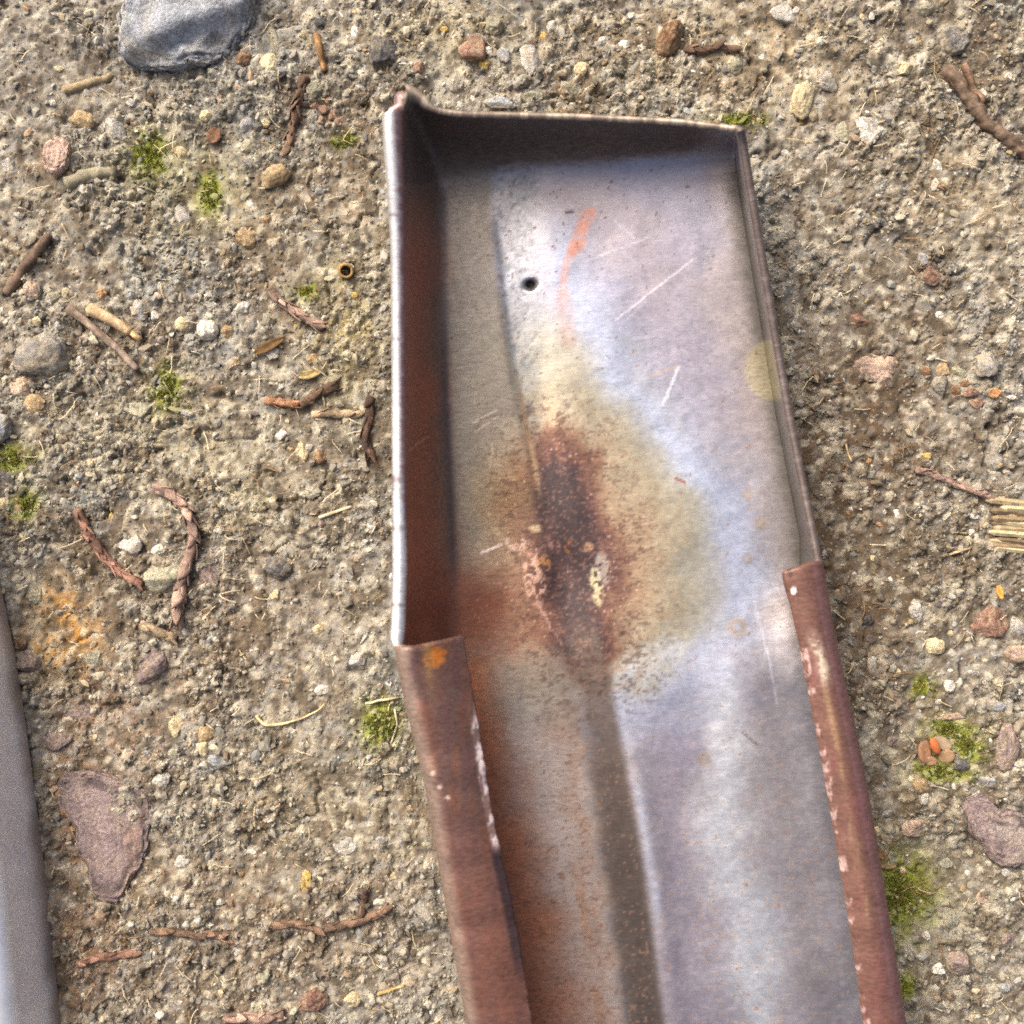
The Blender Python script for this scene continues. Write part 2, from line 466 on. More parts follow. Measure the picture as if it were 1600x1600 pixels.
def stain_shade(px, py):
    """colour of the steel: bare tinted steel, heat colours, rust, flakes, plus painted shade and highlights; rgb in display values, alpha = how dull"""
    nx = px + 46 * (fbm(px / 60, py / 60, 71, 4) - 0.5) * 2
    ny = py + 46 * (fbm(px / 60 + 9, py / 60, 75, 4) - 0.5) * 2
    fr = fbm(px / 9, py / 9, 79, 4, 0.6)
    c = np.broadcast_to(np.array([184, 175, 174.0]), px.shape + (3,)).copy()
    d = np.zeros(px.shape)
    c = mixc(c, (174, 171, 182), sstep(0.42, 0.7, fbm(px / 120, py / 170, 83, 3)) * 0.8)
    c = mixc(c, (198, 189, 184), sstep(0.45, 0.7, fbm(px / 90 + 4, py / 90, 87, 3)) * 0.6)
    # pale blue-white band: highlight of the hump on the lower right panel, painted in
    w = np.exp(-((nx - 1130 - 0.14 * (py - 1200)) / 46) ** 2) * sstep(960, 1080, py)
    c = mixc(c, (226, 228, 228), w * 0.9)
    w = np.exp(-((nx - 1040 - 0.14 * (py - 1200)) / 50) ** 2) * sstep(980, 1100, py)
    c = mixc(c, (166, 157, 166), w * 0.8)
    # heat colours round the burn
    ex = np.where(nx > 890, 1.10, 1.25); up = np.where(ny < 900, 1.85, 1.0)
    cxx = 892 - np.clip(900 - ny, 0, 400) * 0.02
    r = np.sqrt(((nx - cxx) / (110 * ex)) ** 2 + ((ny - 900) / (112 * up)) ** 2)
    sp = np.exp(-((px - (step_a(py) + step_b(py)) / 2) / (0.50 * (step_b(py) - step_a(py)))) ** 4)
    c = mixc(c, (96, 84, 74), sp * 0.85 * sstep(420, 600, py))  # shade of the pressed step painted into its face
    sd, _ = seg_d(nx, ny, 868, 745, 908, 1000)
    for lo, hi, col, s in [(2.9, 2.0, (184, 190, 208), 0.75), (2.1, 1.6, (190, 190, 176), 0.7), (1.75, 1.25, (174, 160, 130), 0.8), (1.35, 0.85, (154, 132, 106), 0.85)]:
        c = mixc(c, col, sstep(lo, hi, r + 0.35 * (fr - 0.5)) * s)
    for lo, hi, col, s in [(108, 56, (112, 80, 64), 0.85), (74, 36, (86, 60, 56), 0.9), (50, 16, (54, 42, 43), 0.94)]:
        c = mixc(c, col, sstep(lo, hi, sd + 26 * (fr - 0.5)) * s)
    d = np.maximum(d, sstep(1.5, 0.5, r) * 0.7)
    bx = np.interp(py, [250, 330, 470, 590, 700, 800, 900, 1000, 1060], [838, 858, 905, 975, 1062, 1128, 1165, 1160, 1130])
    side = nx * 0.5 + px * 0.5 - bx
    c = mixc(c, (186, 176, 148), sstep(10, -60, side) * sstep(420, 560, py) * sstep(1020, 900, py) * sstep(1.2, 1.7, r) * 0.6)
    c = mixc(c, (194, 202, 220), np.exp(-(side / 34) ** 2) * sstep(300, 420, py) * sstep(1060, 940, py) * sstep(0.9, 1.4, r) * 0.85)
    c = mixc(c, (176, 164, 172), np.exp(-((side - 120) / 80) ** 2) * sstep(280, 360, py) * sstep(760, 600, py) * 0.55)
    # left floor panel: dull olive-grey steel
    lp = sstep(10, -10, nx * 0.25 + px * 0.75 - np.where(py < 860, line_l(py), step_a(py)))
    c = mixc(c, (122, 114, 102), lp * sstep(0.95, 1.5, r) * 0.85)
    c = mixc(c, (158, 144, 136), lp * sstep(1080, 1180, py) * 0.85)
    bw = sstep(-58 - 26 * sstep(1300, 1100, py), -14 - 16 * sstep(1250, 1100, py), px - step_b(py) + 8 * (fr - 0.5)) * sstep(12, -6, px - step_b(py))
    c = mixc(c, (98, 86, 78), bw * 0.86 * sstep(950, 1000, py))  # shadow along the lower step painted in, soft on its left
    c = mixc(c, (214, 220, 232), np.exp(-((px - step_b(py) - 16) / 8) ** 2) * sstep(1190, 1250, py) * sstep(1480, 1400, py) * 0.6)  # highlight on the step crest painted in
    c = mixc(c, (128, 102, 70), lp * np.exp(-(((px - 800) / 60) ** 2 + ((py - 775) / 70) ** 2)) * 0.75)
    c = mixc(c, (112, 66, 48), lp * np.exp(-(((nx - 740) / 70) ** 2 + ((ny - 955) / 70) ** 2)) * 0.9)
    d = np.maximum(d, lp * 0.35)
    # rough strip beside the pressed line
    st = sstep(-3, 3, px - line_l(py)) * sstep(24, -22, px - step_a(py)) * sstep(840, 680, py)
    c = mixc(c, (140, 144, 146), st * (0.3 + 0.45 * sstep(0.4, 0.7, fr)) * sstep(760, 560, py))
    c = mixc(c, (96, 92, 92), st * sstep(0.5, 0.75, fbm(px / 5, py / 5, 90, 4, 0.65)) * 0.5)
    c = mixc(c, (190, 160, 122), np.exp(-((px - line_l(py) - 4) / 5) ** 2) * sstep(560, 640, py) * sstep(800, 740, py) * 0.8)
    # rust along the left wall and below the left flange
    lw = sstep(1.2, 0.2, (nx * 0.3 + px * 0.7 - L_rim(py)) / (L_base(py) - L_rim(py))) * sstep(200, 420, py)
    c = mixc(c, (158, 92, 66), lw * 0.92); d = np.maximum(d, lw * 0.85)
    c = mixc(c, (74, 62, 58), np.exp(-((px - L_base(py) + 6) / 9) ** 2) * sstep(420, 600, py) * sstep(940, 860, py) * 0.7)  # dark line along the foot of the left wall
    c = mixc(c, (128, 80, 60), np.exp(-(((nx - 715) / 85) ** 2 + ((ny - 960) / 75) ** 2)) * 0.8)
    fl = (nx * 0.55 + px * 0.45 - L_flange(py)) / (30 + 0.05 * (py - 1000))
    rl = sstep(2.3, 0.3, fl) * sstep(1000, 1060, py)
    c = mixc(c, (146, 88, 58), rl * 0.9); d = np.maximum(d, rl * 0.75)
    c = mixc(c, (142, 116, 98), np.exp(-((nx - step_a(py) + 26) / 16) ** 2) * sstep(1060, 1150, py) * 0.45)
    c = mixc(c, (148, 106, 78), np.exp(-((px - 915 - 0.16 * (py - 1450)) / 7) ** 2) * sstep(1330, 1420, py) * sstep(0.4, 0.6, fbm(px / 12, py / 40, 93, 3)) * 0.5)
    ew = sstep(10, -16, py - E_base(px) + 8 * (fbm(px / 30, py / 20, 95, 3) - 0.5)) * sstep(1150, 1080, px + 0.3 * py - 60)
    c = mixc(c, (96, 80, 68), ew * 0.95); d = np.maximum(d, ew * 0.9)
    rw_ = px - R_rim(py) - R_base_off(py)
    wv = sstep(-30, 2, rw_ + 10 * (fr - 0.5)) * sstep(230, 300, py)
    c = mixc(c, (86, 82, 76), wv * 0.85); d = np.maximum(d, wv * 0.4)  # shade on the right wall and its foot painted in
    c = mixc(c, (128, 128, 134), sstep(-120, -10, rw_ + 0.5 * (nx - px)) * 0.75 * sstep(960, 1080, py))  # grey shade on the floor by the right flange, painted in
    # straw stain at the right wall, ring spots
    w = sstep(1.12, 0.95, np.hypot((nx * 0.15 + px * 0.85 - 1206) / 40, (py - 578) / 46))
    c = mixc(c, (150, 140, 108), w * 0.65); d = np.maximum(d, w * 0.5)
    for sx, sy, sr in [(1168, 772, 8), (1188, 818, 9), (1152, 980, 15), (1100, 1186, 10), (1168, 872, 8)]:
        q = np.hypot(px - sx, py - sy) / sr
        c = mixc(c, (190, 164, 132), np.exp(-((q - 0.7) / 0.4) ** 2) * 0.55)
    # copper-coloured rub
    for x0, y0, x1, y1, wd, s in [(921, 334, 897, 384, 15, 0.9), (893, 385, 880, 462, 9, 0.5), (880, 462, 888, 530, 16, 0.3)]:
        dd, t = seg_d(nx * 0.3 + px * 0.7, ny * 0.3 + py * 0.7, x0, y0, x1, y1)
        c = mixc(c, (216, 158, 138), sstep(1.25, 0.45, dd / wd + 0.9 * (fr - 0.5)) * s * (0.5 + 0.5 * sstep(0.35, 0.6, fr)))
    # scratches
    for x0, y0, x1, y1, wd, col, s in [(1060, 574, 1036, 632, 3.0, (232, 236, 240), 0.9), (1018, 585, 1058, 573, 2.2, (214, 190, 170), 0.8),
                                       (962, 500, 1082, 406, 2.0, (236, 230, 232), 0.7), (930, 402, 1010, 372, 1.8, (226, 222, 226), 0.5),
                                       (960, 346, 992, 372, 2.4, (206, 208, 214), 0.5), (960, 520, 1010, 470, 1.6, (222, 216, 226), 0.4),
                                       (740, 660, 776, 640, 1.8, (200, 184, 160), 0.7), (744, 674, 778, 650, 1.6, (196, 176, 150), 0.6),
                                       (752, 864, 784, 850, 2.4, (226, 208, 198), 0.9), (640, 704, 668, 682, 2.0, (190, 140, 110), 0.7),
                                       (770, 690, 766, 730, 2.0, (186, 176, 160), 0.5), (1178, 940, 1204, 1040, 2.2, (216, 218, 230), 0.7),
                                       (1204, 1040, 1214, 1100, 1.8, (216, 218, 230), 0.5), (1160, 1145, 1186, 1165, 2.0, (120, 96, 80), 0.6),
                                       (840, 940, 860, 980, 2.6, (190, 150, 140), 0.7), (860, 980, 880, 1010, 2.0, (180, 140, 128), 0.5),
                                       (1056, 748, 1070, 754, 2.4, (150, 80, 66), 0.9), (1100, 1500, 1060, 1380, 1.4, (206, 200, 206), 0.35)]:
        dd, t = seg_d(px + 3 * (fr - 0.5) * 2, py, x0, y0, x1, y1)
        c = mixc(c, col, sstep(1.2, 0.4, dd / wd) * s)
    m = sstep(0.56, 0.7, fbm(px / 6, py / 3.2, 107, 3, 0.7)) * sstep(150, 60, sd)
    c = mixc(c, (150, 112, 92), m * 0.5)
    m = sstep(0.56, 0.7, fbm(px / 8 + 4, py / 5, 113, 3, 0.7)) * sstep(170, 80, sd)
    c = mixc(c, (70, 48, 44), m * 0.5)
    # scale that flaked off beside the burn, down to bare or powdery metal
    for sx, sy, rx, ry, col, s in [(835, 905, 17, 42, (206, 166, 142), 1.0), (850, 880, 10, 14, (196, 140, 80), 0.8), (932, 916, 10, 30, (198, 188, 146), 1.0), (942, 888, 12, 26, (176, 164, 150), 0.8),
                                   (806, 850, 20, 10, (214, 180, 160), 0.9), (838, 826, 12, 6, (206, 184, 140), 0.9), (890, 855, 8, 10, (150, 92, 46), 0.9),
                                   (918, 855, 10, 8, (190, 150, 108), 0.7), (866, 852, 10, 7, (168, 124, 110), 0.7)]:
        q = ((px - sx - 0.12 * (py - sy)) / rx) ** 2 + ((py - sy) / ry) ** 2
        m = sstep(0.44, 0.54, fbm(px / 7, py / 7, 97, 4, 0.65)) * sstep(1.5, 0.6, q)
        c = mixc(c, np.array(col) * 0.94, m * s * 0.9); d = np.maximum(d, m * 0.6)
    m = sstep(0.97, 1.03, fbm(px / 3.2, py / 2.2, 101, 2, 0.7) * 1.25) * sstep(1.6, 0.9, r) * sstep(10, 50, sd)
    c = mixc(c, (206, 176, 152), m * 0.55)
    # brown specks over the lower floor, dents and crumbs of dirt
    dens = 0.82 - 0.09 * sstep(980, 1400, py) - 0.06 * np.exp(-((px - step_a(py) + 20) / 40) ** 2) * sstep(1000, 1100, py)
    m = sstep(dens, dens + 0.05, fbm(px / 5 + 3, py / 4, 105, 2))
    c = mixc(c, (104, 76, 60), m * 0.7); d = np.maximum(d, m * 0.6)
    m = sstep(1.3, 0.7, np.hypot((px - 829) / 9, (py - 445) / 8))
    c = mixc(c, (44, 38, 34), m * 0.9); d = np.maximum(d, m)
    dd, t = seg_d(px, py, 885, 332, 894, 331)
    c = mixc(c, (66, 62, 70), sstep(1.2, 0.5, dd / 3) * 0.8)
    c = c * (0.955 + 0.045 * np.clip(d * 2, 0, 1))[..., None]
    return np.concatenate([lin(c), np.clip(d, 0, 1)[..., None]], -1)

def stain_flange(px, py, which):
    """rust-brown outside of the folded edges"""
    n = fbm(px / 14, py / 70, 111, 4)
    fr = fbm(px / 6, py / 6, 115, 3)
    if which == 'L':
        c = np.broadcast_to(np.array([102, 78, 70.0]), px.shape + (3,)).copy()
        c = mixc(c, (114, 78, 64), sstep(0.42, 0.66, n) * 0.9)
        c = mixc(c, (102, 72, 70), sstep(0.42, 0.28, n) * 0.8)
        c = mixc(c, (118, 78, 64), sstep(1150, 1450, py) * 0.55)
        c = mixc(c, (134, 118, 104), sstep(24, 4, px - L_rim(py) + 8) * 0.8)
        q = ((px - 680 + 0.25 * (py - 1025)) / 16) ** 2 + ((py - 1028) / 17) ** 2
        c = mixc(c, (214, 124, 40), sstep(1.7, 0.2, q + 1.4 * (fr - 0.5)) * 0.9)
        c = mixc(c, (160, 124, 84), np.exp(-((px - 668 - 0.1 * (py - 1030)) / 9) ** 2) * sstep(1110, 1040, py) * 0.7)
        e = L_flange(py) - px
        m = sstep(4.0, 1.0, e + 2.5 * (fr - 0.5)) * sstep(1090, 1140, py) * sstep(1340, 1310, py) * (0.25 + 0.75 * sstep(0.40, 0.60, fbm(px / 8, py / 16, 119, 4)))
        c = mixc(c, (230, 212, 208), m)
        m = sstep(10, 4, e) * sstep(1320, 1340, py) * sstep(1560, 1460, py)
        c = mixc(c, (52, 40, 44), m * 0.8)
        for sx, sy in [(678, 1208), (700, 1246), (686, 1230)]:
            c = mixc(c, (226, 200, 180), sstep(1.3, 0.6, np.hypot(px - sx, py - sy) / 4) * 0.8)
    else:
        c = np.broadcast_to(np.array([112, 80, 68.0]), px.shape + (3,)).copy()
        c = mixc(c, (120, 78, 72), sstep(0.45, 0.3, n) * 0.7)
        c = mixc(c, (104, 76, 78), sstep(20, 2, R_rim(py) + 6 - px) * 0.7)
        q = R_flange(py)
        t = (px - q) / np.maximum(R_rim(py) - q, 1)
        c = mixc(c, (156, 124, 94), np.exp(-((t - 0.5) / 0.16) ** 2) * sstep(1040, 1100, py) * sstep(1460, 1400, py) * (0.3 + 0.6 * sstep(0.4, 0.6, n)))
        m = np.exp(-((t - 0.52 - 0.06 * np.sin(py / 18)) / 0.26) ** 2) * sstep(975, 1010, py) * sstep(1085, 1050, py)
        c = mixc(c, (206, 190, 166), m * (0.45 + 0.55 * sstep(0.4, 0.58, fr)))
        m = sstep(5, 1, px - q) * sstep(1000, 1020, py) * sstep(0.48, 0.62, fbm(px / 9, py / 14, 123, 3) - 0.10 * sstep(1050, 1120, py))
        c = mixc(c, (206, 178, 170), m * 0.8)
        c = mixc(c, (240, 228, 222), sstep(1.3, 0.7, np.hypot((px - 1240) / 4.5, (py - 923) / 6)))
        c = mixc(c, (70, 54, 48), sstep(1.3, 0.7, np.hypot((px - 1235) / 4, (py - 897) / 4)) * 0.9)
    m = sstep(0.8, 0.86, vnoise(px / 4, py / 4, 127))
    c = mixc(c, (96, 64, 54), m * 0.4)
    return np.concatenate([lin(c), np.full(px.shape + (1,), 0.62)], -1)

BASE_Z = 3.3           # floor height over the dirt, mm
n_end, n_fl = 26, 500
nL, nF, nR = 26, 190, 16
rowpos = np.concatenate([np.linspace(0, 1, n_end, endpoint=False), 1 + np.linspace(0, 1, n_fl)])
uL = np.linspace(0, 1, nL, endpoint=False); uF = np.linspace(0, 1, nF, endpoint=False); uR = np.linspace(0, 1, nR)
nu = nL + nF + nR; nv = len(rowpos)
PX = np.zeros((nv, nu)); PY = np.zeros((nv, nu))
for i, rp in enumerate(rowpos):
    mid = 240 if rp < 1 else 250 + (rp - 1) * 1530
    py = np.full(nu, mid)
    for _ in range(3):
        a, b, e = L_rim(py), L_base(py), R_rim(py)
        c_ = e + R_base_off(py)
        uu = np.concatenate([uL, uF, uR])
        k = np.arange(nu)
        px = np.where(k < nL, a + (b - a) * uu, np.where(k < nL + nF, b + (c_ - b) * uu, c_ + (e - c_) * uu))
        if rp < 1:
            py = E_top(px) + (E_base(px) - E_top(px)) * rp
        else:
            py = E_base(px) + (1780 - E_base(px)) * (rp - 1)
    PX[i], PY[i] = px, py
kk = np.arange(nu)
sL = np.clip((PX - L_rim(PY)) / (L_base(PY) - L_rim(PY)), 0, 1)
sR = np.clip((PX - R_rim(PY) - R_base_off(PY)) / (-R_base_off(PY)), 0, 1)
pw = 2.0 + 0.8 * sstep(1000, 1060, PY)
zL = 17.2 * (1 - sL) ** pw
zR = 10.5 * (0.6 * sR ** 1.45 + 0.4 * sR ** 2.2)
ev = np.clip((E_base(PX) + 40 - PY) / (E_base(PX) + 40 - E_top(PX)), 0, 1)
zE = (15.0 - 4.5 * sstep(760, 1140, PX)) * (0.25 * ev ** 1.6 + 0.75 * ev ** 3.4)
zW = (zL ** 3 + zR ** 3 + zE ** 3) ** (1 / 3.0)
zW = np.minimum(zW, 17.8 + 0.0 * zW)
flat = (1 - sstep(0.0, 11.0, zW)) * sstep(10, 130, PY - E_base(PX))
ZZ = (BASE_Z + zW + floor_relief(PX, PY) * flat) * 0.001
# slight waviness of the hand-cut rim
ZZ += 0.00035 * (vnoise(PX / 30, PY / 30, 131) - 0.5) * np.clip(zW / 15, 0, 1)
Gm = at(PX, PY, ZZ)

rowL = int(np.argmin(np.abs(PY[:, 0] - 1014)))
rowR = int(np.argmin(np.abs(PY[:, -1] - 884)))
RB = 0.0013
m_px0 = H / FPX
def flange_grid(side, row0):
    col = 0 if side == 'L' else -1
    sgn = 1 if side == 'L' else -1
    nj_b, nj = 7, 30
    out = []
    edge_px = L_flange if side == 'L' else R_flange
    for i in range(row0, nv):
        p0 = Gm[i, col]; py0 = PY[i, col]
        pts = []
        for j in range(1, nj_b + 1):
            a = (math.pi / 2) * j / nj_b
            pts.append(p0 + np.array([sgn * RB * (1 - math.cos(a)), 0, RB * math.sin(a)]))
        top = pts[-1]
        fr0 = (py0 - (1014 if side == 'L' else 884)) / 60.0
        slope = (-11 if side == 'L' else 13) * max(0.0, 1 - fr0)
        ze = top[2] - (0.0022 + 0.0035 * math.exp(-max(0, fr0) / 3.0) if side == 'L' else 0.0003)
        wob = 1.6 * (vnoise(np.array(py0 / 9.0), np.array(0.5), 135) - 0.5) * 2 * m_px0
        q = at(edge_px(py0), py0 + slope, ze)
        n = nj - nj_b
        for j in range(1, n + 1):
            t = j / n
            p = top * (1 - t) + q * t
            bow = 0.00045 * math.sin(math.pi * t)
            pts.append(p + np.array([wob * t ** 8, 0, bow]))
        out.append(pts)
    return np.array(out)
FL = flange_grid('L', rowL)
FR = flange_grid('R', rowR)

def strip_normals(main, fl, side):
    """normals over wall + flange together so that the bend shades smoothly"""
    if side == 'L':
        comb = np.concatenate([fl[:, ::-1], main[:, :6]], 1)
        n = grid_normals(comb)
        return n[:, :fl.shape[1]][:, ::-1], n[:, fl.shape[1]]
    comb = np.concatenate([main[:, -6:], fl], 1)
    n = grid_normals(comb)
    return n[:, 6:], n[:, 5]
Nm = grid_normals(Gm)
NL, edgeL = strip_normals(Gm[rowL:], FL, 'L')
NR, edgeR = strip_normals(Gm[rowR:], FR, 'R')
for _ in range(4):
    Nm[:, 2:-2] = (Nm[:, 1:-3] + 2 * Nm[:, 2:-2] + Nm[:, 3:-1]) / 4
Nm /= np.linalg.norm(Nm, axis=-1, keepdims=True)
Nm[rowL:, 0] = edgeL; Nm[rowR:, -1] = edgeR
Tm = np.full((nv, nu), 0.0011)
fade = sstep(rowL + 3, rowL - 6, np.arange(nv).astype(float))[:, None]
Tm += (0.0012 + 0.0009 * sstep(420, 180, PY)) * fade * sstep(0.75, 0.0, sL)
Tm += 0.0002 * sR
TL = np.full(FL.shape[:2], 0.0011); TR = np.full(FR.shape[:2], 0.0011)
TL[:, :] = Tm[rowL:, 0][:, None]; TR[:, :] = Tm[rowR:, -1][:, None]

colM = stain_shade(PX, PY)
rustO = np.concatenate([lin(np.broadcast_to(np.array([132, 122, 112.0]), PX.shape + (3,))), np.full(PX.shape + (1,), 0.4)], -1)

def proj(p):
    k = FPX / (H - p[..., 2])
    return 800 + p[..., 0] * k, 800 - p[..., 1] * k
def rim_silver(cen, t, cc):
    px, py = proj(cen)
    s = fbm(px / 5, py / 9, 141, 4)
    sil = np.concatenate([lin(mixc(np.broadcast_to(np.array([226, 226, 224.0]), px.shape + (3,)), (150, 134, 132), sstep(0.6, 0.8, s) * 0.7)), np.full(px.shape + (1,), 0.05)], -1)
    pur = np.concatenate([lin(np.broadcast_to(np.array([128, 100, 98.0]), px.shape + (3,))), np.full(px.shape + (1,), 0.35)], -1)
    w = sstep(0.30, 0.5, t + 0.24 * (s - 0.5) + 0.25 * sstep(700, 900, py))[..., None] if np.ndim(s) else 0
    return pur * (1 - w) + sil * w
def rim_dull(cen, t, cc):
    px, py = proj(cen)
    s = fbm(px / 6, py / 6, 145, 3)
    c = mixc(np.broadcast_to(np.array([104, 92, 86.0]), px.shape + (3,)), (122, 110, 104), sstep(0.5, 0.75, s))
    return np.concatenate([lin(c), np.full(px.shape + (1,), 0.4)], -1)
def rim_end(cen, t, cc):
    px, py = proj(cen)
    c = mixc(np.broadcast_to(np.array([112, 100, 88.0]), px.shape + (3,)), (160, 146, 128), sstep(0.4, 0.7, fbm(px / 8, py / 8, 149, 3)))
    return np.concatenate([lin(c), np.full(px.shape + (1,), 0.5)], -1)

root_z = 0.0004
chan = empty('metal_channel', (0, 0, 0))
tag(chan, 'rusty heat-tinted sheet metal channel with a dark burn mark and cut side flanges', 'metal channel')
def sub(a, v0, v1, u0, u1): return a[v0:v1, u0:u1]
# the right wall is folded up sharply: its corner normals are not shared with the floor
fold = nL + nF
Nfl, Nwl = Nm.copy(), Nm.copy()
e1_ = n_end + 6
Nfl[e1_:, fold - 6:fold + 1] = Nm[e1_:, fold - 7][:, None]
Nwl[e1_:, fold:fold + 5] = Nm[e1_:, fold + 5][:, None]
def mk(name, v0, v1, u0, u1, caps, capcol=None):
    Nx = Nwl if u0 == fold else Nfl if name == 'floor_panel' else Nm
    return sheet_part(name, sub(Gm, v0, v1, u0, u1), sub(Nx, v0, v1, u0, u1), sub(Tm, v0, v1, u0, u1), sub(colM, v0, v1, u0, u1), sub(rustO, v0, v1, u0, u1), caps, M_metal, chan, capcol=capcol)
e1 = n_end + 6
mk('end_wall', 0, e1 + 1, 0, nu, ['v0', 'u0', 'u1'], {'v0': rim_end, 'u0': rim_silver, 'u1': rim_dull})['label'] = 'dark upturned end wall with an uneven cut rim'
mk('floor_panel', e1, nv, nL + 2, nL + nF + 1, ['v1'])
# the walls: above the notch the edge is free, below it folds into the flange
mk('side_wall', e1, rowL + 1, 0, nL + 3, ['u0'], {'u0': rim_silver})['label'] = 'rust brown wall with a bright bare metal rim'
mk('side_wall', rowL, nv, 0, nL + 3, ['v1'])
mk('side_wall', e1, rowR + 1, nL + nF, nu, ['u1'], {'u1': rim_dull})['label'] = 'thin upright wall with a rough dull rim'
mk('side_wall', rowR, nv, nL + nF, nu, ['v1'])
def flange(side, row0, F_, N_, T_):
    col = 0 if side == 'L' else -1
    G = np.concatenate([Gm[row0:, col][:, None], F_], 1)
    N = np.concatenate([Nm[row0:, col][:, None], N_], 1)
    T = np.concatenate([Tm[row0:, col][:, None], T_], 1)
    px, py = proj(G - N * T[..., None])
    co = stain_flange(px, py, side)
    if side == 'L':
        G, N, T, co = G[:, ::-1], N[:, ::-1], T[:, ::-1], co[:, ::-1]
        caps = ['v0', 'v1', 'u0']
    else:
        caps = ['v0', 'v1', 'u1']
    cf = (lambda cen, t, cc: stain_flange(*proj(cen), side))
    return sheet_part('flange', G, N, T, co, co, caps, M_metal, chan, capcol={k: cf for k in caps})
flange('L', rowL, FL, NL, TL)['label'] = 'wide mauve brown folded flange with an orange rust spot'
flange('R', rowR, FR, NR, TR)['label'] = 'narrow rust brown folded flange with pale worn streaks'

# the second piece, cut by the left edge of the picture: an upside-down channel
prof = []
for z in np.linspace(0, 9.5, 10): prof.append((-0.14 * z, z))
for k in range(1, 15):
    a = (math.pi / 2) * k / 14
    prof.append((-1.33 - 3.6 * (1 - math.cos(a)), 9.5 + 3.6 * math.sin(a)))
for d_ in np.linspace(5.6, 44, 34): prof.append((-d_, 13.1))
for k in range(1, 15):
    a = (math.pi / 2) * k / 14
    prof.append((-44 - 3.6 * math.sin(a), 13.1 - 3.6 * (1 - math.cos(a))))
for z in np.linspace(8.5, 0, 8): prof.append((-47.6, z))
prof = np.array(prof)
pys = np.linspace(640, 1900, 200)
basep = at(S_edge(pys), pys, 0.0)
G2 = np.zeros((len(pys), len(prof), 3))
for j, (dx, z) in enumerate(prof):
    G2[:, j, 0] = basep[:, 0] + dx * 0.001
    G2[:, j, 1] = basep[:, 1] + dx * 0.001 * 0.13
    G2[:, j, 2] = z * 0.001 + 0.0002
N2 = -grid_normals(G2)
zz2 = np.broadcast_to(prof[:, 1], G2.shape[:2])
arc = np.concatenate([[0], np.cumsum(np.hypot(*np.diff(prof, axis=0).T))])
sx, sy = np.broadcast_to(arc, G2.shape[:2]), G2[..., 1] * 1000
c2 = np.broadcast_to(np.array([222, 225, 230.0]), G2.shape).copy()
c2 = mixc(c2, (230, 231, 232), sstep(0.45, 0.7, fbm(sx / 9, sy / 9, 155, 4)) * 0.7)
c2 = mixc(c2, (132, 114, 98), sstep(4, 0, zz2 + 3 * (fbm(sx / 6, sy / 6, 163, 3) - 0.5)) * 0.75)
c2 = np.concatenate([lin(c2), np.full(G2.shape[:2] + (1,), 0.55)], -1)
T2 = np.full(G2.shape[:2], 0.0012)
piece = empty('metal_cover', (float(basep[120, 0]) - 0.025, float(basep[120, 1]), 0.0))
tag(piece, 'smooth grey metal cover with a rounded edge, cut off by the left picture edge', 'metal cover')
def mk2(name, a, b, caps):
    o = sheet_part(name, G2[:, a:b], N2[:, a:b], T2[:, a:b], c2[:, a:b], c2[:, a:b], caps, M_cover, piece)
    o.location = -Vector(piece.location)
    return o
mk2('side_wall', 0, 17, ['v0', 'v1'])
mk2('top_panel', 16, len(prof) - 15, ['v0', 'v1'])
mk2('side_wall', len(prof) - 16, len(prof), ['v0', 'v1'])

# ------------------------------------------------------------------ stones
COL = {'w': ('white', (224, 218, 202)), 'cr': ('cream', (204, 188, 148)), 'lg': ('pale grey', (182, 178, 168)), 'g': ('grey', (142, 138, 130)),
       'dg': ('dark grey', (88, 86, 86)), 'bk': ('black', (44, 42, 50)), 'bg': ('blue-grey', (146, 150, 154)), 'gg': ('greenish grey', (142, 140, 120)),
       't': ('tan', (170, 144, 106)), 'b': ('brown', (116, 86, 62)), 'o': ('orange', (176, 126, 80)), 'y': ('yellow', (194, 164, 86)),
       'p': ('pinkish', (182, 156, 138)), 'pg': ('purplish grey', (128, 112, 108)), 'r': ('reddish brown', (126, 94, 80))}
import bmesh
ICO = {}
def ico(n):
    if n not in ICO:
        bm = bmesh.new(); bmesh.ops.create_icosphere(bm, subdivisions=n, radius=1.0)
        v = np.array([x.co[:] for x in bm.verts]); f = np.array([[y.index for y in x.verts] for x in bm.faces])
        bm.free(); ICO[n] = (v, f)
    return ICO[n]

def n3(v, s, seed):
    return (vnoise(v[:, 0] * s + 3, v[:, 1] * s + v[:, 2] * s * 0.7, seed) + vnoise(v[:, 1] * s + 7, v[:, 2] * s + 5, seed + 1) + vnoise(v[:, 2] * s, v[:, 0] * s + 2, seed + 2)) / 3

def stone_mesh(r, shape, sub):
    v, f = ico(sub); v = v.copy()
    ncut = {'a': 13, 'f': 9, 'r': 6}[shape]; lo, hi = {'a': (0.5, 0.8), 'f': (0.55, 0.82), 'r': (0.74, 0.92)}[shape]
    for _ in range(ncut):
        n = r.normal(size=3); n /= np.linalg.norm(n); d = r.uniform(lo, hi)
        v -= np.maximum(0, v @ n - d)[:, None] * n * 0.92
    s = int(r.integers(0, 40))
    v *= (1 + 0.30 * (n3(v, 1.6, s) - 0.5) + 0.22 * (n3(v, 5, s + 3) - 0.5) + 0.2 * (n3(v, 12, s + 5) - 0.5))[:, None]
    m = np.abs(v).max(0)
    return v / m, f, s

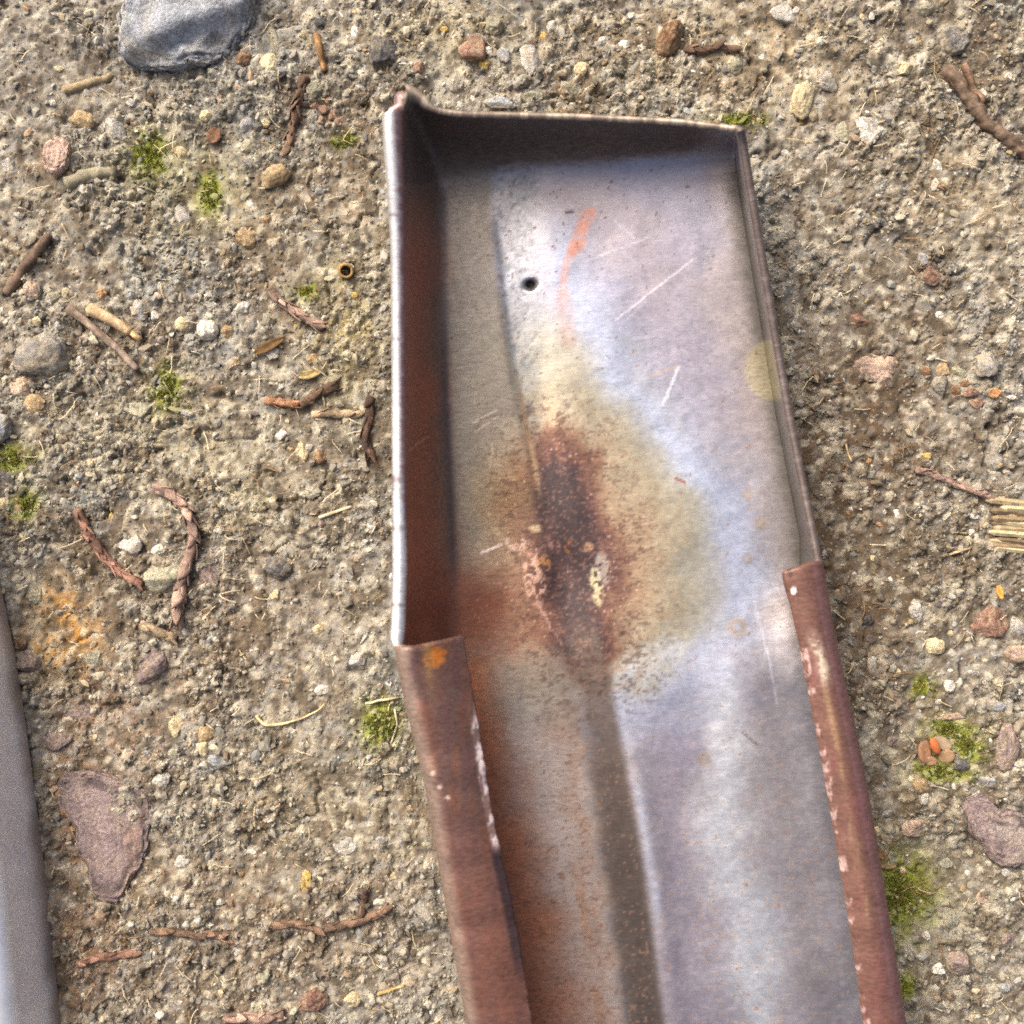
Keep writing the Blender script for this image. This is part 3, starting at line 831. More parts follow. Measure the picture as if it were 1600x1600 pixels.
def stone_cols(v, base, s, second=None, dust=0.35):
    c = np.broadcast_to(np.array(base, float), v.shape).copy()
    c *= (1 + 0.30 * (n3(v, 3.5, s + 9) - 0.5))[:, None]
    second = second or (np.array(base) * 0.55 + np.array([150, 132, 98]) * 0.45)
    c = mixc(c, second, sstep(0.5, 0.66, n3(v, 2.6, s + 12)) * 0.75)
    c = mixc(c, np.array(base) * 0.6, sstep(0.56, 0.68, n3(v, 6, s + 15)) * 0.6)
    c = mixc(c, (172, 156, 126), np.clip(sstep(0.5, -0.2, v[:, 2] + 0.8 * (n3(v, 9, s + 20) - 0.5)) * dust * 1.5 + sstep(0.48, 0.62, n3(v, 8, s + 18)) * dust * 1.5, 0, 0.9))
    return lin(np.clip(c, 0, 255))

PEB = [
 (352,85,5,7,0,'w','r'),(357,76,5,4,0,'o','r'),(382,94,13,13,0,'b','r'),(421,98,24,17,10,'cr','a'),(393,115,8,6,0,'o','a'),(432,64,11,27,-20,'gg','f'),
 (478,62,13,28,-15,'gg','f'),(490,142,14,19,20,'gg','a'),(555,50,8,13,5,'w','r'),(602,84,25,29,0,'dg','a'),(322,181,11,10,0,'cr','r'),(388,196,14,14,0,'bg','a'),
 (416,190,8,10,0,'cr','r'),(385,226,18,13,0,'gg','a'),(8,255,17,15,0,'lg','a'),(278,238,17,12,10,'cr','a'),(388,252,12,10,0,'lg','a'),(432,278,27,21,-35,'t','a'),
 (285,335,13,22,-15,'lg','f'),(388,371,20,17,30,'t','a'),(545,417,10,9,0,'lg','a'),(48,452,14,17,-30,'p','r'),(78,462,13,10,-30,'gg','r'),(98,455,9,9,0,'cr','r'),
 (155,457,9,9,0,'o','a'),(215,482,15,20,-20,'lg','a'),(242,494,8,9,0,'w','a'),(285,507,12,12,0,'cr','r'),(268,520,5,8,0,'w','a'),(327,517,17,16,0,'w','r'),
 (358,517,12,12,0,'t','a'),(393,508,21,20,0,'g','a'),(377,482,14,12,0,'lg','a'),(66,556,46,38,-20,'g','r'),(123,563,6,8,0,'w','a'),(30,603,25,19,-20,'p','a'),
 (55,630,18,15,0,'t','r'),(217,640,30,21,-10,'gg','a'),(2,672,22,29,-25,'bg','a'),(6,756,20,26,0,'dg','a'),(8,788,12,11,0,'cr','r'),(424,553,13,9,-20,'w','a'),
 (488,560,11,10,0,'t','a'),(440,677,9,12,30,'w','a'),(470,705,11,18,-10,'cr','a'),(498,716,14,15,0,'b','a'),(420,500,12,10,0,'gg','a'),(437,885,33,21,25,'dg','a'),
 (202,852,25,21,-15,'lg','a'),(241,863,16,17,0,'w','a'),(252,905,34,38,20,'gg','a'),(325,896,18,30,-15,'pg','f'),(52,930,16,15,0,'gg','f'),(46,1036,21,23,0,'pg','a'),
 (28,1006,12,12,0,'b','a'),(148,1026,15,14,0,'gg','f'),(322,1004,12,16,-10,'g','a'),(238,1036,37,24,-40,'pg','a'),(500,983,12,9,-15,'cr','a'),(562,1030,16,12,0,'lg','a'),
 (125,1110,32,20,10,'pg','f'),(90,1162,32,20,-20,'pg','a'),(275,1136,16,17,-20,'cr','a'),(323,1146,16,14,0,'t','r'),(320,1170,12,14,0,'cr','a'),(346,1186,20,13,10,'bg','f'),
 (275,1176,11,10,0,'gg','r'),(252,1216,15,17,0,'lg','a'),(506,1076,13,9,-10,'w','a'),(336,1254,13,9,0,'cr','a'),(285,1342,15,11,-20,'lg','a'),(479,1376,9,19,5,'y','f'),
 (393,1331,8,4,0,'w','a'),(374,1484,10,14,-10,'lg','a'),(486,1560,27,22,-15,'r','a'),(550,1562,17,13,0,'cr','a'),(596,1313,14,12,0,'bg','a'),(667,1425,19,27,-15,'g','a'),
 (598,1500,17,11,30,'lg','a'),(416,1520,13,14,0,'gg','a'),(540,1320,20,17,0,'lg','f'),(345,1408,8,7,0,'lg','a'),(828,100,22,34,-5,'lg','a'),(938,72,15,14,0,'lg','a'),
 (763,82,7,8,0,'w','r'),(757,103,9,9,0,'y','r'),(713,133,14,14,0,'g','r'),(790,91,12,13,0,'bg','a'),(849,57,10,9,0,'y','a'),(863,46,12,12,0,'lg','a'),
 (736,82,23,24,0,'r','a'),(775,44,18,18,0,'gg','a'),(910,111,14,14,0,'cr','a'),(655,112,13,11,40,'r','a'),(627,5,5,5,0,'w','a'),(694,49,7,6,0,'y','r'),
 (782,166,29,10,5,'bg','f'),(830,154,20,10,0,'gg','f'),(893,138,19,15,25,'gg','a'),(738,154,5,7,0,'w','a'),(988,25,7,7,0,'w','a'),(1248,155,22,31,15,'cr','a'),
 (1252,187,8,9,0,'y','a'),(1355,206,27,24,0,'lg','a'),(1318,206,13,18,0,'gg','f'),(1150,102,11,14,0,'gg','r'),(1413,108,12,12,0,'cr','a'),(1486,62,30,27,-20,'g','a'),
 (1445,18,16,12,0,'gg','a'),(1225,24,24,18,0,'lg','f'),(1231,240,14,11,0,'lg','a'),(1046,62,20,34,25,'b','r'),(1292,126,24,17,15,'g','f'),(1465,258,9,11,0,'w','a'),
 (1273,478,6,6,0,'w','r'),(1455,430,17,15,30,'r','f'),(1345,500,19,13,10,'r','a'),(1472,490,8,7,0,'w','r'),(1445,405,10,11,0,'bg','a'),(1371,574,47,24,4,'p','a'),
 (1535,572,20,21,0,'g','a'),(1472,602,15,16,0,'g','a'),(1495,610,9,9,0,'b','r'),(1516,614,13,8,-10,'r','r'),(1509,599,9,7,0,'b','r'),(1551,615,11,9,0,'o','a'),
 (1527,632,14,10,-10,'r','a'),(1577,621,8,5,0,'w','r'),(1450,579,9,9,0,'b','r'),(1475,577,13,11,0,'t','a'),(1502,581,14,12,0,'gg','a'),(1445,715,9,8,0,'y','a'),
 (1467,792,16,12,-15,'g','a'),(1516,832,6,6,0,'w','r'),(1443,797,8,7,0,'cr','a'),(1332,795,5,4,0,'w','a'),(1327,801,4,4,0,'o','a'),(1400,802,5,8,-20,'w','a'),
 (1382,799,5,5,0,'w','a'),(1336,896,4,4,0,'w','r'),(1307,927,8,6,-40,'o','a'),(1354,973,15,16,0,'bk','a'),(1432,952,14,20,-15,'lg','a'),(1435,988,13,5,6,'w','a'),
 (1459,1009,17,15,0,'cr','a'),(1543,975,34,31,0,'r','a'),(1590,980,20,21,0,'lg','a'),(1584,1020,23,16,0,'p','a'),(1483,1071,9,11,0,'w','r'),(1484,1047,5,4,0,'w','r'),
 (1516,1050,6,4,0,'w','r'),(1537,1066,5,4,0,'w','r'),(1552,1064,6,6,0,'cr','r'),(1466,1096,6,5,0,'w','r'),(1558,1103,12,8,-5,'bg','f'),(1487,1122,27,9,-4,'p','a'),
 (1572,1160,20,48,8,'pg','f'),(1396,1159,10,9,0,'pg','a'),(1436,1226,16,13,30,'t','r'),(1440,1245,10,10,0,'lg','a'),(1535,1218,16,11,0,'bg','a'),(1499,1190,12,12,0,'dg','a'),
 (1489,1228,6,7,-30,'w','a'),(1362,1036,9,12,10,'lg','a'),(1370,1300,8,9,0,'cr','a'),(1428,1292,20,15,0,'p','a'),(1392,1270,13,9,-30,'lg','a'),(1534,1401,11,15,20,'p','a'),
 (1487,1437,15,20,0,'gg','a'),(1494,1500,21,24,-30,'pg','a'),(1465,1513,12,10,10,'w','a'),(1443,1493,13,8,10,'lg','a'),(1563,1539,14,7,-10,'bg','a'),(1415,1573,9,8,0,'dg','a'),
 (1511,1364,6,4,0,'w','a'),(1568,1468,14,13,0,'pg','a'),(1448,1463,9,9,0,'lg','a'),(1409,1531,10,9,0,'bg','a'),(1480,1350,12,9,0,'gg','a'),(1570,1360,12,9,0,'lg','f'),
 (170,52,10,14,0,'bg','a'),(130,185,22,16,-10,'t','a'),(180,205,22,20,0,'lg','a'),(560,20,10,8,0,'cr','a'),(205,160,10,8,0,'lg','a'),(80,160,8,6,0,'lg','a'),
]

def add_stone(px, py, rx, ry, rot, key, shape, label_word=None, sub=None, r=None, sink=None, name='pebble'):
    r = r or rng
    m = 0.001 * H * 1000 / FPX
    big = max(rx, ry)
    sub = sub or (4 if big > 24 else 3 if big > 9 else 2)
    v, f, s = stone_mesh(r, shape, sub)
    hz = min(rx, ry) * {'a': 0.75, 'f': 0.45, 'r': 0.8}[shape] * m
    base = np.array(COL[key][1]) * r.uniform(0.92, 1.06)
    col = stone_cols(v, base, s, dust=0.16 if key in ('w', 'lg', 'cr') else 0.3)
    V = v * np.array([rx * m, ry * m, hz])
    o = mesh_np(name, V, f, M_stone, cols={'tint': col}, smooth=big > 20)
    p = at(px, py, 0.0)
    g = gz(px, py)
    o.location = (p[0], p[1], g + hz * (r.uniform(-0.35, 0.15) if sink is None else sink))
    o.rotation_euler = (r.uniform(-0.15, 0.15), r.uniform(-0.15, 0.15), -math.radians(rot))
    return o

items = []          # pebbles that still need a label: (object, px, py, size, colour word, shape)
for (px, py, rx, ry, rot, key, sh) in PEB:
    items.append((add_stone(px, py, rx, ry, rot, key, sh), px, py, max(rx, ry), COL[key][0], sh))

# large named stones
def outline_stone(name, pts, key, h_px, label, seed, second=None, lift=0.2, ridge=None):
    r = np.random.default_rng(seed)
    P = np.array(pts, float); c = P.mean(0)
    d = P - c; ang = np.arctan2(d[:, 1], d[:, 0]); rad = np.hypot(d[:, 0], d[:, 1])
    o_ = np.argsort(ang); ang, rad = ang[o_], rad[o_]
    v, f = ico(5); v = v.copy()
    th = np.arctan2(-v[:, 1], v[:, 0])
    R = np.interp(th, np.concatenate([ang - 2 * np.pi, ang, ang + 2 * np.pi]), np.tile(rad, 3))
    m = H / FPX
    hr = np.hypot(v[:, 0], v[:, 1])
    rr = np.sin(np.minimum(1, hr) * np.pi / 2) ** 0.75 / np.maximum(hr, 1e-6)
    s = 5 + seed % 30
    zz = np.sign(v[:, 2]) * np.abs(v[:, 2]) ** 0.4
    relief = 1 + 0.5 * (n3(v, 1.7, s) - 0.5) + 0.35 * (n3(v, 5, s + 3) - 0.5) + 0.4 * (n3(v, 13, s + 5) - 0.5) + 0.3 * (n3(v, 30, s + 6) - 0.5)
    edge = 1 + 0.14 * (n3(v, 4, s + 7) - 0.5) + 0.16 * (n3(v, 11, s + 8) - 0.5) + 0.08 * (n3(v, 26, s + 9) - 0.5)
    X = v[:, 0] * rr * R * edge; Y = -v[:, 1] * rr * R * edge
    Z = zz * h_px * relief
    if ridge is not None:
        Z = Z + ridge(X, Y) * (v[:, 2] > 0)
    V = np.stack([X * m, -Y * m, Z * m], -1)
    col = stone_cols(v, COL[key][1], s, second=second, dust=0.14)
    fine_ = n3(v, 34, s + 24)
    col = np.clip(col * (1 + 0.9 * (fine_ - 0.5))[:, None], 0, 1)
    o = mesh_np(name, V, f, M_stone, cols={'tint': col}, smooth=True)
    p = at(c[0], c[1], 0.0)
    o.location = (p[0], p[1], gz(c[0], c[1]) + h_px * m * lift)
    tag(o, label, 'rock')
    return o
def rock_ridge(X, Y):
    # broken face: a crest that runs obliquely, the lower side stepped down
    t = (Y - (18 - 0.42 * X)) / 14.0
    return -20 * sstep(-0.6, 0.6, t) + 8 * np.exp(-t * t * 1.6) + 16 * (fbm(X / 26 + 50, Y / 26 + 50, 171, 4) - 0.5) - 9 * sstep(0, 26, X - 40 + 0.5 * Y)
outline_stone('rock', [(196, 70), (206, 102), (245, 110), (300, 106), (345, 92), (376, 62), (398, 26), (396, -20), (330, -46), (240, -34), (203, 10)],
              'bg', 36, 'large blue-grey rock with a broken ridge at the top edge', 3, second=(160, 154, 142), lift=0.0, ridge=rock_ridge)
outline_stone('flat_stone', [(94, 1222), (128, 1202), (180, 1212), (230, 1240), (232, 1300), (224, 1340), (205, 1372), (190, 1406), (150, 1400), (140, 1350), (122, 1290)],
              'pg', 18, 'large flat pinkish brown stone slab near the grey metal cover', 8, second=(140, 116, 104), lift=-0.4)
outline_stone('flat_stone', [(1498, 1246), (1530, 1238), (1552, 1262), (1600, 1286), (1618, 1322), (1580, 1348), (1548, 1342), (1530, 1312), (1508, 1282)],
              'pg', 20, 'large purplish grey stone slab by the right picture edge', 12, second=(140, 130, 122), lift=-0.35)
outline_stone('rock', [(72, 248), (84, 220), (100, 216), (110, 246), (104, 262), (82, 274)],
              'p', 13, 'pale pink triangular chip of stone on the upper left dirt', 14, second=(206, 176, 156), lift=0.3)

# ------------------------------------------------------------------ twigs and litter
def path3(pts, zoff, n):
    """smooth path over the dirt through photograph points"""
    P = np.array(pts, float)
    d = np.concatenate([[0], np.cumsum(np.hypot(*np.diff(P, axis=0).T))])
    t = np.linspace(0, d[-1], n)
    x = np.interp(t, d, P[:, 0]); y = np.interp(t, d, P[:, 1])
    for _ in range(max(1, n // 12)):
        x[1:-1] = (x[:-2] + 2 * x[1:-1] + x[2:]) / 4; y[1:-1] = (y[:-2] + 2 * y[1:-1] + y[2:]) / 4
    q = at(x, y, 0.0)
    z = ground_h(q[:, 0], q[:, 1])
    k = max(3, n // 4) | 1
    zs = np.convolve(np.pad(z, k // 2, mode='edge'), np.ones(k) / k, 'valid')
    q[:, 2] = np.maximum(zs, zs * 0.4 + z * 0.6) + zoff
    return q, d[-1]

def frames(q):
    t = np.gradient(q, axis=0); t /= np.linalg.norm(t, axis=1, keepdims=True)
    s = np.cross(t, np.array([0, 0, 1.0])); s /= np.linalg.norm(s, axis=1, keepdims=True)
    return t, s, np.cross(s, t)

def tube(q, rad, ns, base, seed, knob=0.12, ring=0.0, name='stem', mat=None, parent=None, second=None, smooth=True):
    t, s, u = frames(q)
    n = len(q); a = np.arange(ns) * 2 * np.pi / ns
    A, I = np.meshgrid(a, np.arange(n))
    rr = np.broadcast_to(np.asarray(rad, float), (n,))[:, None] * (1 + knob * (fbm(I / 2.2 + seed, A * 1.3, 181, 3) - 0.5) * 2 + ring * np.sin(I * 2.1))
    V = q[:, None] + rr[..., None] * (np.cos(A)[..., None] * s[:, None] + np.sin(A)[..., None] * u[:, None])
    idx = np.arange(n * ns).reshape(n, ns); nx = np.roll(idx, -1, 1)
    F = np.stack([idx[:-1], nx[:-1], nx[1:], idx[1:]], -1).reshape(-1, 4)
    V = np.concatenate([V.reshape(-1, 3), (q[0] - t[0] * rad_at(rad, 0) * 0.3)[None], (q[-1] + t[-1] * rad_at(rad, -1) * 0.3)[None]])
    k = n * ns
    C0 = np.stack([idx[0], nx[0], np.full(ns, k)], -1)[:, ::-1]; C1 = np.stack([idx[-1], nx[-1], np.full(ns, k + 1)], -1)
    c = np.broadcast_to(np.array(base, float), (len(V), 3)).copy()
    fi = np.concatenate([I.ravel(), [0, n]]).astype(float); fa = np.concatenate([A.ravel(), [0, 0]])
    c = mixc(c, second if second is not None else np.array(base) * 0.6, sstep(0.45, 0.65, fbm(fi / 5 + seed, fa * 1.6, 185, 3)) * 0.8)
    c = mixc(c, np.array(base) * 1.25, sstep(0.55, 0.75, fbm(fi / 2.5 + seed + 5, fa * 2, 189, 3)) * 0.6)
    return mesh_np(name, V, [F, C0, C1], mat or M_bark, parent, cols={'tint': lin(np.clip(c, 0, 255))}, smooth=smooth)
def rad_at(r, i):
    return r if np.ndim(r) == 0 else r[i]

# one overlapping scale leaf, about 30 triangles, x along the twig
def scale_mesh(base, seed):
    r = np.random.default_rng(seed)
    nu_, nv_ = 5, 5
    V = []
    for i in range(nu_):
        t = i / (nu_ - 1)
        w = (1 - t ** 2.2) * 0.62 + 0.05
        for j in range(nv_):
            a = (j / (nv_ - 1) - 0.5) * 2
            V.append((t * 1.5 - 0.35, a * w, 0.30 * (1 - a * a) * (1 - 0.4 * t) + 0.10 * t))
    V = np.array(V)
    lower = V * np.array([1, 0.95, 1]) - np.array([0, 0, 0.14])
    F = [grid_faces(nu_, nv_, 0, False), grid_faces(nu_, nv_, nu_ * nv_, True)]
    VV = np.concatenate([V, lower])
    idx = np.arange(nu_ * nv_).reshape(nu_, nv_)
    ring = np.concatenate([idx[0, :-1], idx[:-1, -1], idx[-1, :0:-1], idx[:0:-1, 0]])
    rn = np.roll(ring, -1)
    F.append(np.stack([ring, ring + nu_ * nv_, rn + nu_ * nv_, rn], -1))
    c = np.broadcast_to(np.array(base, float), VV.shape).copy()
    c = mixc(c, np.array(base) * 0.62, sstep(0.2, -0.3, VV[:, 0]) * 0.4)
    c = mixc(c, np.array(base) * 1.28, sstep(0.5, 0.75, vnoise(VV[:, 0] * 4 + seed, VV[:, 1] * 4, 193)) * 0.6)
    me_o = mesh_np('leaf_scale', VV, F, M_bark, cols={'tint': lin(np.clip(c, 0, 255))}, smooth=True)
    me = me_o.data
    bpy.data.objects.remove(me_o)
    return me

TW_COL = {'red': (142, 108, 90), 'pink': (148, 124, 108), 'brown': (116, 94, 76), 'dark': (88, 70, 58), 'tan': (152, 132, 106), 'orange': (150, 112, 84)}
SCALES = {k: [scale_mesh(np.array(c) * f_, i * 7 + n) for n, f_ in enumerate((0.85, 1.0, 1.18))] for i, (k, c) in enumerate(TW_COL.items())}
m_px = H / FPX
landmarks = []
def scaly_twig(pts, r_px, key, label, lm=None, seed=0, lift=0.35, name='twig'):
    R = r_px * m_px * 0.88
    q, ln = path3(pts, R * lift, max(12, int(ln_px(pts) / 5)))
    root = empty(name, tuple(q[len(q) // 2] - np.array([0, 0, R])))
    tag(root, label, 'twig', 'scaly twigs lying on the dirt')
    st = tube(q, R * (0.62 + 0.26 * np.random.default_rng(seed).random(len(q))), 8, TW_COL[key], seed, parent=root, knob=0.2)
    st.location = -Vector(root.location)
    t, s, u = frames(q)
    rr = random.Random(seed)
    step = 0.9 * r_px
    n = max(3, int(ln / step))
    for i in range(n):
        f = (i + 0.5) / n * (len(q) - 1)
        k = int(f)
        c = q[k] + (q[min(k + 1, len(q) - 1)] - q[k]) * (f - k)
        for a0 in ((0, math.pi) if i % 2 else (math.pi / 2,)):
            for da in ((-0.35, 0.35) if False else (0.0,)):
                a = a0 + da + rr.uniform(-0.3, 0.3) + 0.5 * math.pi * 0 + (0.45 if i % 4 > 1 else -0.45) * 0.6
                d = math.cos(a) * s[k] + math.sin(a) * u[k]
                if d[2] < -0.6: continue
                x = Vector(t[k]); zax = Vector(d); yax = zax.cross(x).normalized(); zax = x.cross(yax).normalized()
                from mathutils import Matrix
                mt = Matrix((x, yax, zax)).transposed()
                o = bpy.data.objects.new('leaf_scale', SCALES[key][rr.randrange(3)])
                C.objects.link(o); o.parent = root
                o.rotation_euler = (mt @ Euler((rr.uniform(-.3, .3), rr.uniform(-0.35, 0.1), rr.uniform(-.4, .4))).to_matrix()).to_euler()
                o.location = Vector(c) + Vector(d) * R * 0.52 - Vector(root.location)
                sc = R * rr.uniform(0.7, 1.3)
                o.scale = (sc * 1.5, sc * 1.1, sc * 0.85)
    landmarks.append((lm or 'the ' + label, *np.mean(np.array(pts), 0)))
    return root
def ln_px(pts):
    return float(np.hypot(*np.diff(np.array(pts, float), axis=0).T).sum())

scaly_twig([(479, 124), (466, 160), (458, 195), (448, 238)], 10, 'brown', 'upright brown twig standing between pebbles above left of the channel', 'the upright brown twig', 1)
scaly_twig([(424, 456), (445, 478), (470, 492), (505, 514)], 10, 'pink', 'short pinkish scaly twig sloping beside a grey pebble', 'the short pinkish twig', 2)
scaly_twig([(414, 624), (440, 630), (466, 632)], 9, 'orange', 'orange brown scaly twig end near the channel rim', 'the orange brown twig end', 3)
scaly_twig([(470, 632), (495, 616), (528, 602)], 11, 'brown', 'crumpled brown twig tip touching the orange twig end', 'the crumpled brown twig tip', 4)
scaly_twig([(488, 648), (520, 646), (566, 648)], 9, 'tan', 'pale tan scaly twig reaching towards the channel rim', 'the pale tan twig', 5)
scaly_twig([(581, 622), (578, 655), (571, 685), (580, 714)], 10, 'dark', 'dark brown twig lying close along the bright channel rim', 'the dark twig at the rim', 6)
scaly_twig([(122, 797), (138, 832), (160, 868), (190, 896), (221, 913)], 10, 'red', 'curved reddish scaly twig on the open dirt at left', 'the curved reddish twig', 7, 0.7)
scaly_twig([(238, 762), (262, 768), (292, 792), (304, 832), (298, 872), (285, 912), (280, 972)], 12, 'pink', 'longest curved pinkish scaly twig over an olive stone', 'the long curved twig', 8, 0.8)
scaly_twig([(222, 976), (245, 986), (275, 998)], 11, 'tan', 'stubby tan scaly twig below the long curved one', 'the stubby tan twig', 9)
scaly_twig([(128, 1499), (160, 1492), (221, 1484)], 9, 'red', 'straight reddish twig next to the grey metal cover', 'the straight reddish twig', 10)
scaly_twig([(240, 1452), (280, 1456), (355, 1462)], 9, 'brown', 'braided brown twig half sunk in the lower left dirt', 'the half sunk braided twig', 11, 0.1)
scaly_twig([(430, 1440), (465, 1440), (500, 1450), (560, 1438), (612, 1413)], 9, 'brown', 'long brown twig bending upwards near the lower channel', 'the bending brown twig', 12)
scaly_twig([(566, 1428), (568, 1405), (574, 1386)], 9, 'dark', 'short dark twig stub leaning on the bending brown twig', 'the dark twig stub', 13)
scaly_twig([(352, 1588), (390, 1585), (444, 1583)], 11, 'pink', 'thick braided twig piece at the bottom edge', 'the braided twig at the bottom edge', 14, 0.6)
scaly_twig([(1428, 734), (1460, 744), (1500, 760), (1550, 780)], 8, 'pink', 'pinkish twig lying right of the channel over a hollow', 'the pinkish twig over the hollow', 15, 0.7)
scaly_twig([(1070, 74), (1100, 78), (1128, 72), (1155, 76)], 8, 'brown', 'ragged brown twig behind the channel end wall', 'the ragged twig behind the end wall', 16)

def stick(pts, r_px, col, label, cat='stick', second=None, seed=0, lift=0.4, taper=0.25, name='stick', mat=None, lm=None, ns=10, knob=0.12, group=None, endcol=None):
    R = r_px * m_px
    q, ln = path3(pts, R * lift, max(10, int(ln_px(pts) / 4)))
    rad = R * (1 - taper * np.linspace(0, 1, len(q)))
    o = tube(q, rad, ns, col, seed, name=name, second=second, mat=mat, knob=knob)
    recentre(o, q[len(q) // 2] - np.array([0, 0, R]))
    tag(o, label, cat, group)
    if lm: landmarks.append((lm, *np.mean(np.array(pts), 0)))
    return o
stick([(108, 482), (150, 515), (190, 550), (216, 578)], 7, (124, 110, 96), 'thin straight grey stick lying left of the pebbles', second=(96, 80, 66), seed=21, lift=0.9, lm='the thin grey stick')
st = stick([(143, 484), (175, 500), (205, 520)], 10, (152, 128, 98), 'short thick tan stick with a snapped end beside the grey stick', second=(184, 164, 128), seed=22, lift=0.7, lm='the short thick tan stick')
stick([(198, 514), (212, 524), (221, 531)], 6, (206, 172, 124), 'pale splintered tip of broken wood at the tan stick', cat='splinter', seed=23, lift=1.0, name='splinter')
stick([(100, 142), (135, 130), (172, 114)], 8, (138, 124, 98), 'tan stick half buried below the large blue-grey rock', second=(128, 110, 76), seed=24, lift=0.0, knob=0.25, lm='the half buried tan stick')
stick([(104, 286), (140, 272), (182, 270)], 12, (120, 114, 94), 'thick greenish bark piece beneath the pink chip', cat='bark', second=(96, 86, 68), seed=25, lift=-0.1, knob=0.3, name='bark_piece', lm='the thick greenish bark')
stick([(8, 458), (28, 432), (50, 405), (76, 366)], 9, (112, 94, 78), 'knobbly grey brown twig slanting at the left edge', cat='twig', second=(84, 68, 54), seed=26, lift=0.4, knob=0.3, name='woody_twig', lm='the knobbly twig at the left edge')
stick([(1472, 112), (1505, 150), (1540, 196), (1610, 246)], 10, (118, 100, 82), 'long barky root running off the right edge', cat='root', second=(78, 62, 50), seed=27, lift=0.3, taper=0.0, knob=0.5, ns=16, name='root', lm='the long barky root')
stick([(1502, 106), (1518, 138), (1532, 164)], 6, (120, 98, 80), 'short thin root stub beside the long barky root', cat='root', second=(96, 70, 52), seed=28, lift=0.4, knob=0.25, name='root')
stick([(496, 58), (502, 84), (508, 112)], 6, (134, 102, 68), 'brown bark sliver next to two greenish stones', cat='bark', second=(104, 78, 54), seed=29, name='bark_piece')
stick([(500, 809), (525, 800), (550, 792)], 3, (200, 184, 150), 'short pale straw near the left channel wall', cat='straw', seed=30, mat=M_straw, name='straw', ns=6, lift=1.0)
stick([(402, 1117), (410, 1128), (425, 1132), (445, 1130), (478, 1119), (500, 1108), (509, 1098)], 2.6, (214, 190, 140), 'thin curved pale yellow straw on the dirt left of the channel', cat='straw', seed=31, mat=M_straw, taper=0.5, name='straw', ns=6, lift=1.6, knob=0.05, lm='the curved pale straw')
stick([(572, 1098), (596, 1092), (624, 1088)], 2.2, (206, 190, 150), 'pale straw above the green moss tuft by the channel', cat='straw', seed=32, mat=M_straw, name='straw', ns=6, lift=1.4)
stick([(618, 1106), (622, 1130), (612, 1160)], 1.8, (204, 190, 156), 'frayed pale straw between moss tuft and channel wall', cat='straw', seed=33, mat=M_straw, name='straw', ns=6, lift=1.4)
stick([(590, 1552), (612, 1545), (632, 1540)], 3, (196, 168, 110), 'yellowish straw near the bottom of the left channel wall', cat='straw', seed=34, mat=M_straw, name='straw', ns=6, lift=1.0)
stick([(1482, 866), (1500, 860), (1518, 854)], 2.2, (196, 170, 130), 'thin straw left of the splintered wood', cat='straw', seed=35, mat=M_straw, name='straw', ns=6, lift=1.2)
stick([(1318, 690), (1322, 704), (1328, 722)], 2.2, (196, 166, 116), 'tiny upright straw on the brown dirt right of the channel', cat='straw', seed=36, mat=M_straw, name='straw', ns=6, lift=1.2)

# hollow stem end that points at the lens
def hollow_stem(px, py, r_px, col):
    R = r_px * m_px; n = 20
    a = np.arange(n) * 2 * np.pi / n
    prof_ = [(1.05, -1.2), (1.0, 0.1), (0.92, 0.42), (0.78, 0.46), (0.64, 0.36), (0.58, -0.6), (0.5, -1.6)]
    V = np.concatenate([np.stack([np.cos(a) * r_ * R * (1 + 0.06 * np.sin(3 * a + k)), np.sin(a) * r_ * R, np.full(n, z_ * R * 1.6)], -1) for k, (r_, z_) in enumerate(prof_)])
    idx = np.arange(n * len(prof_)).reshape(-1, n); nx = np.roll(idx, -1, 1)
    F = np.stack([idx[:-1], nx[:-1], nx[1:], idx[1:]], -1).reshape(-1, 4)
    c = np.broadcast_to(np.array(col, float), V.shape).copy()
    c[5 * n:] *= 0.35
    o = mesh_np('hollow_stem', V, F, M_bark, cols={'tint': lin(c)})
    p = at(px, py, 0); o.location = (p[0], p[1], gz(px, py) + R * 0.7)
    o.rotation_euler = (0.25, 0.2, 0)
    tag(o, 'hollow brown stem end with a dark hole beside the channel rim', 'stem')
hollow_stem(543, 427, 12, (146, 118, 72))
landmarks.append(('the hollow stem end', 543, 427))

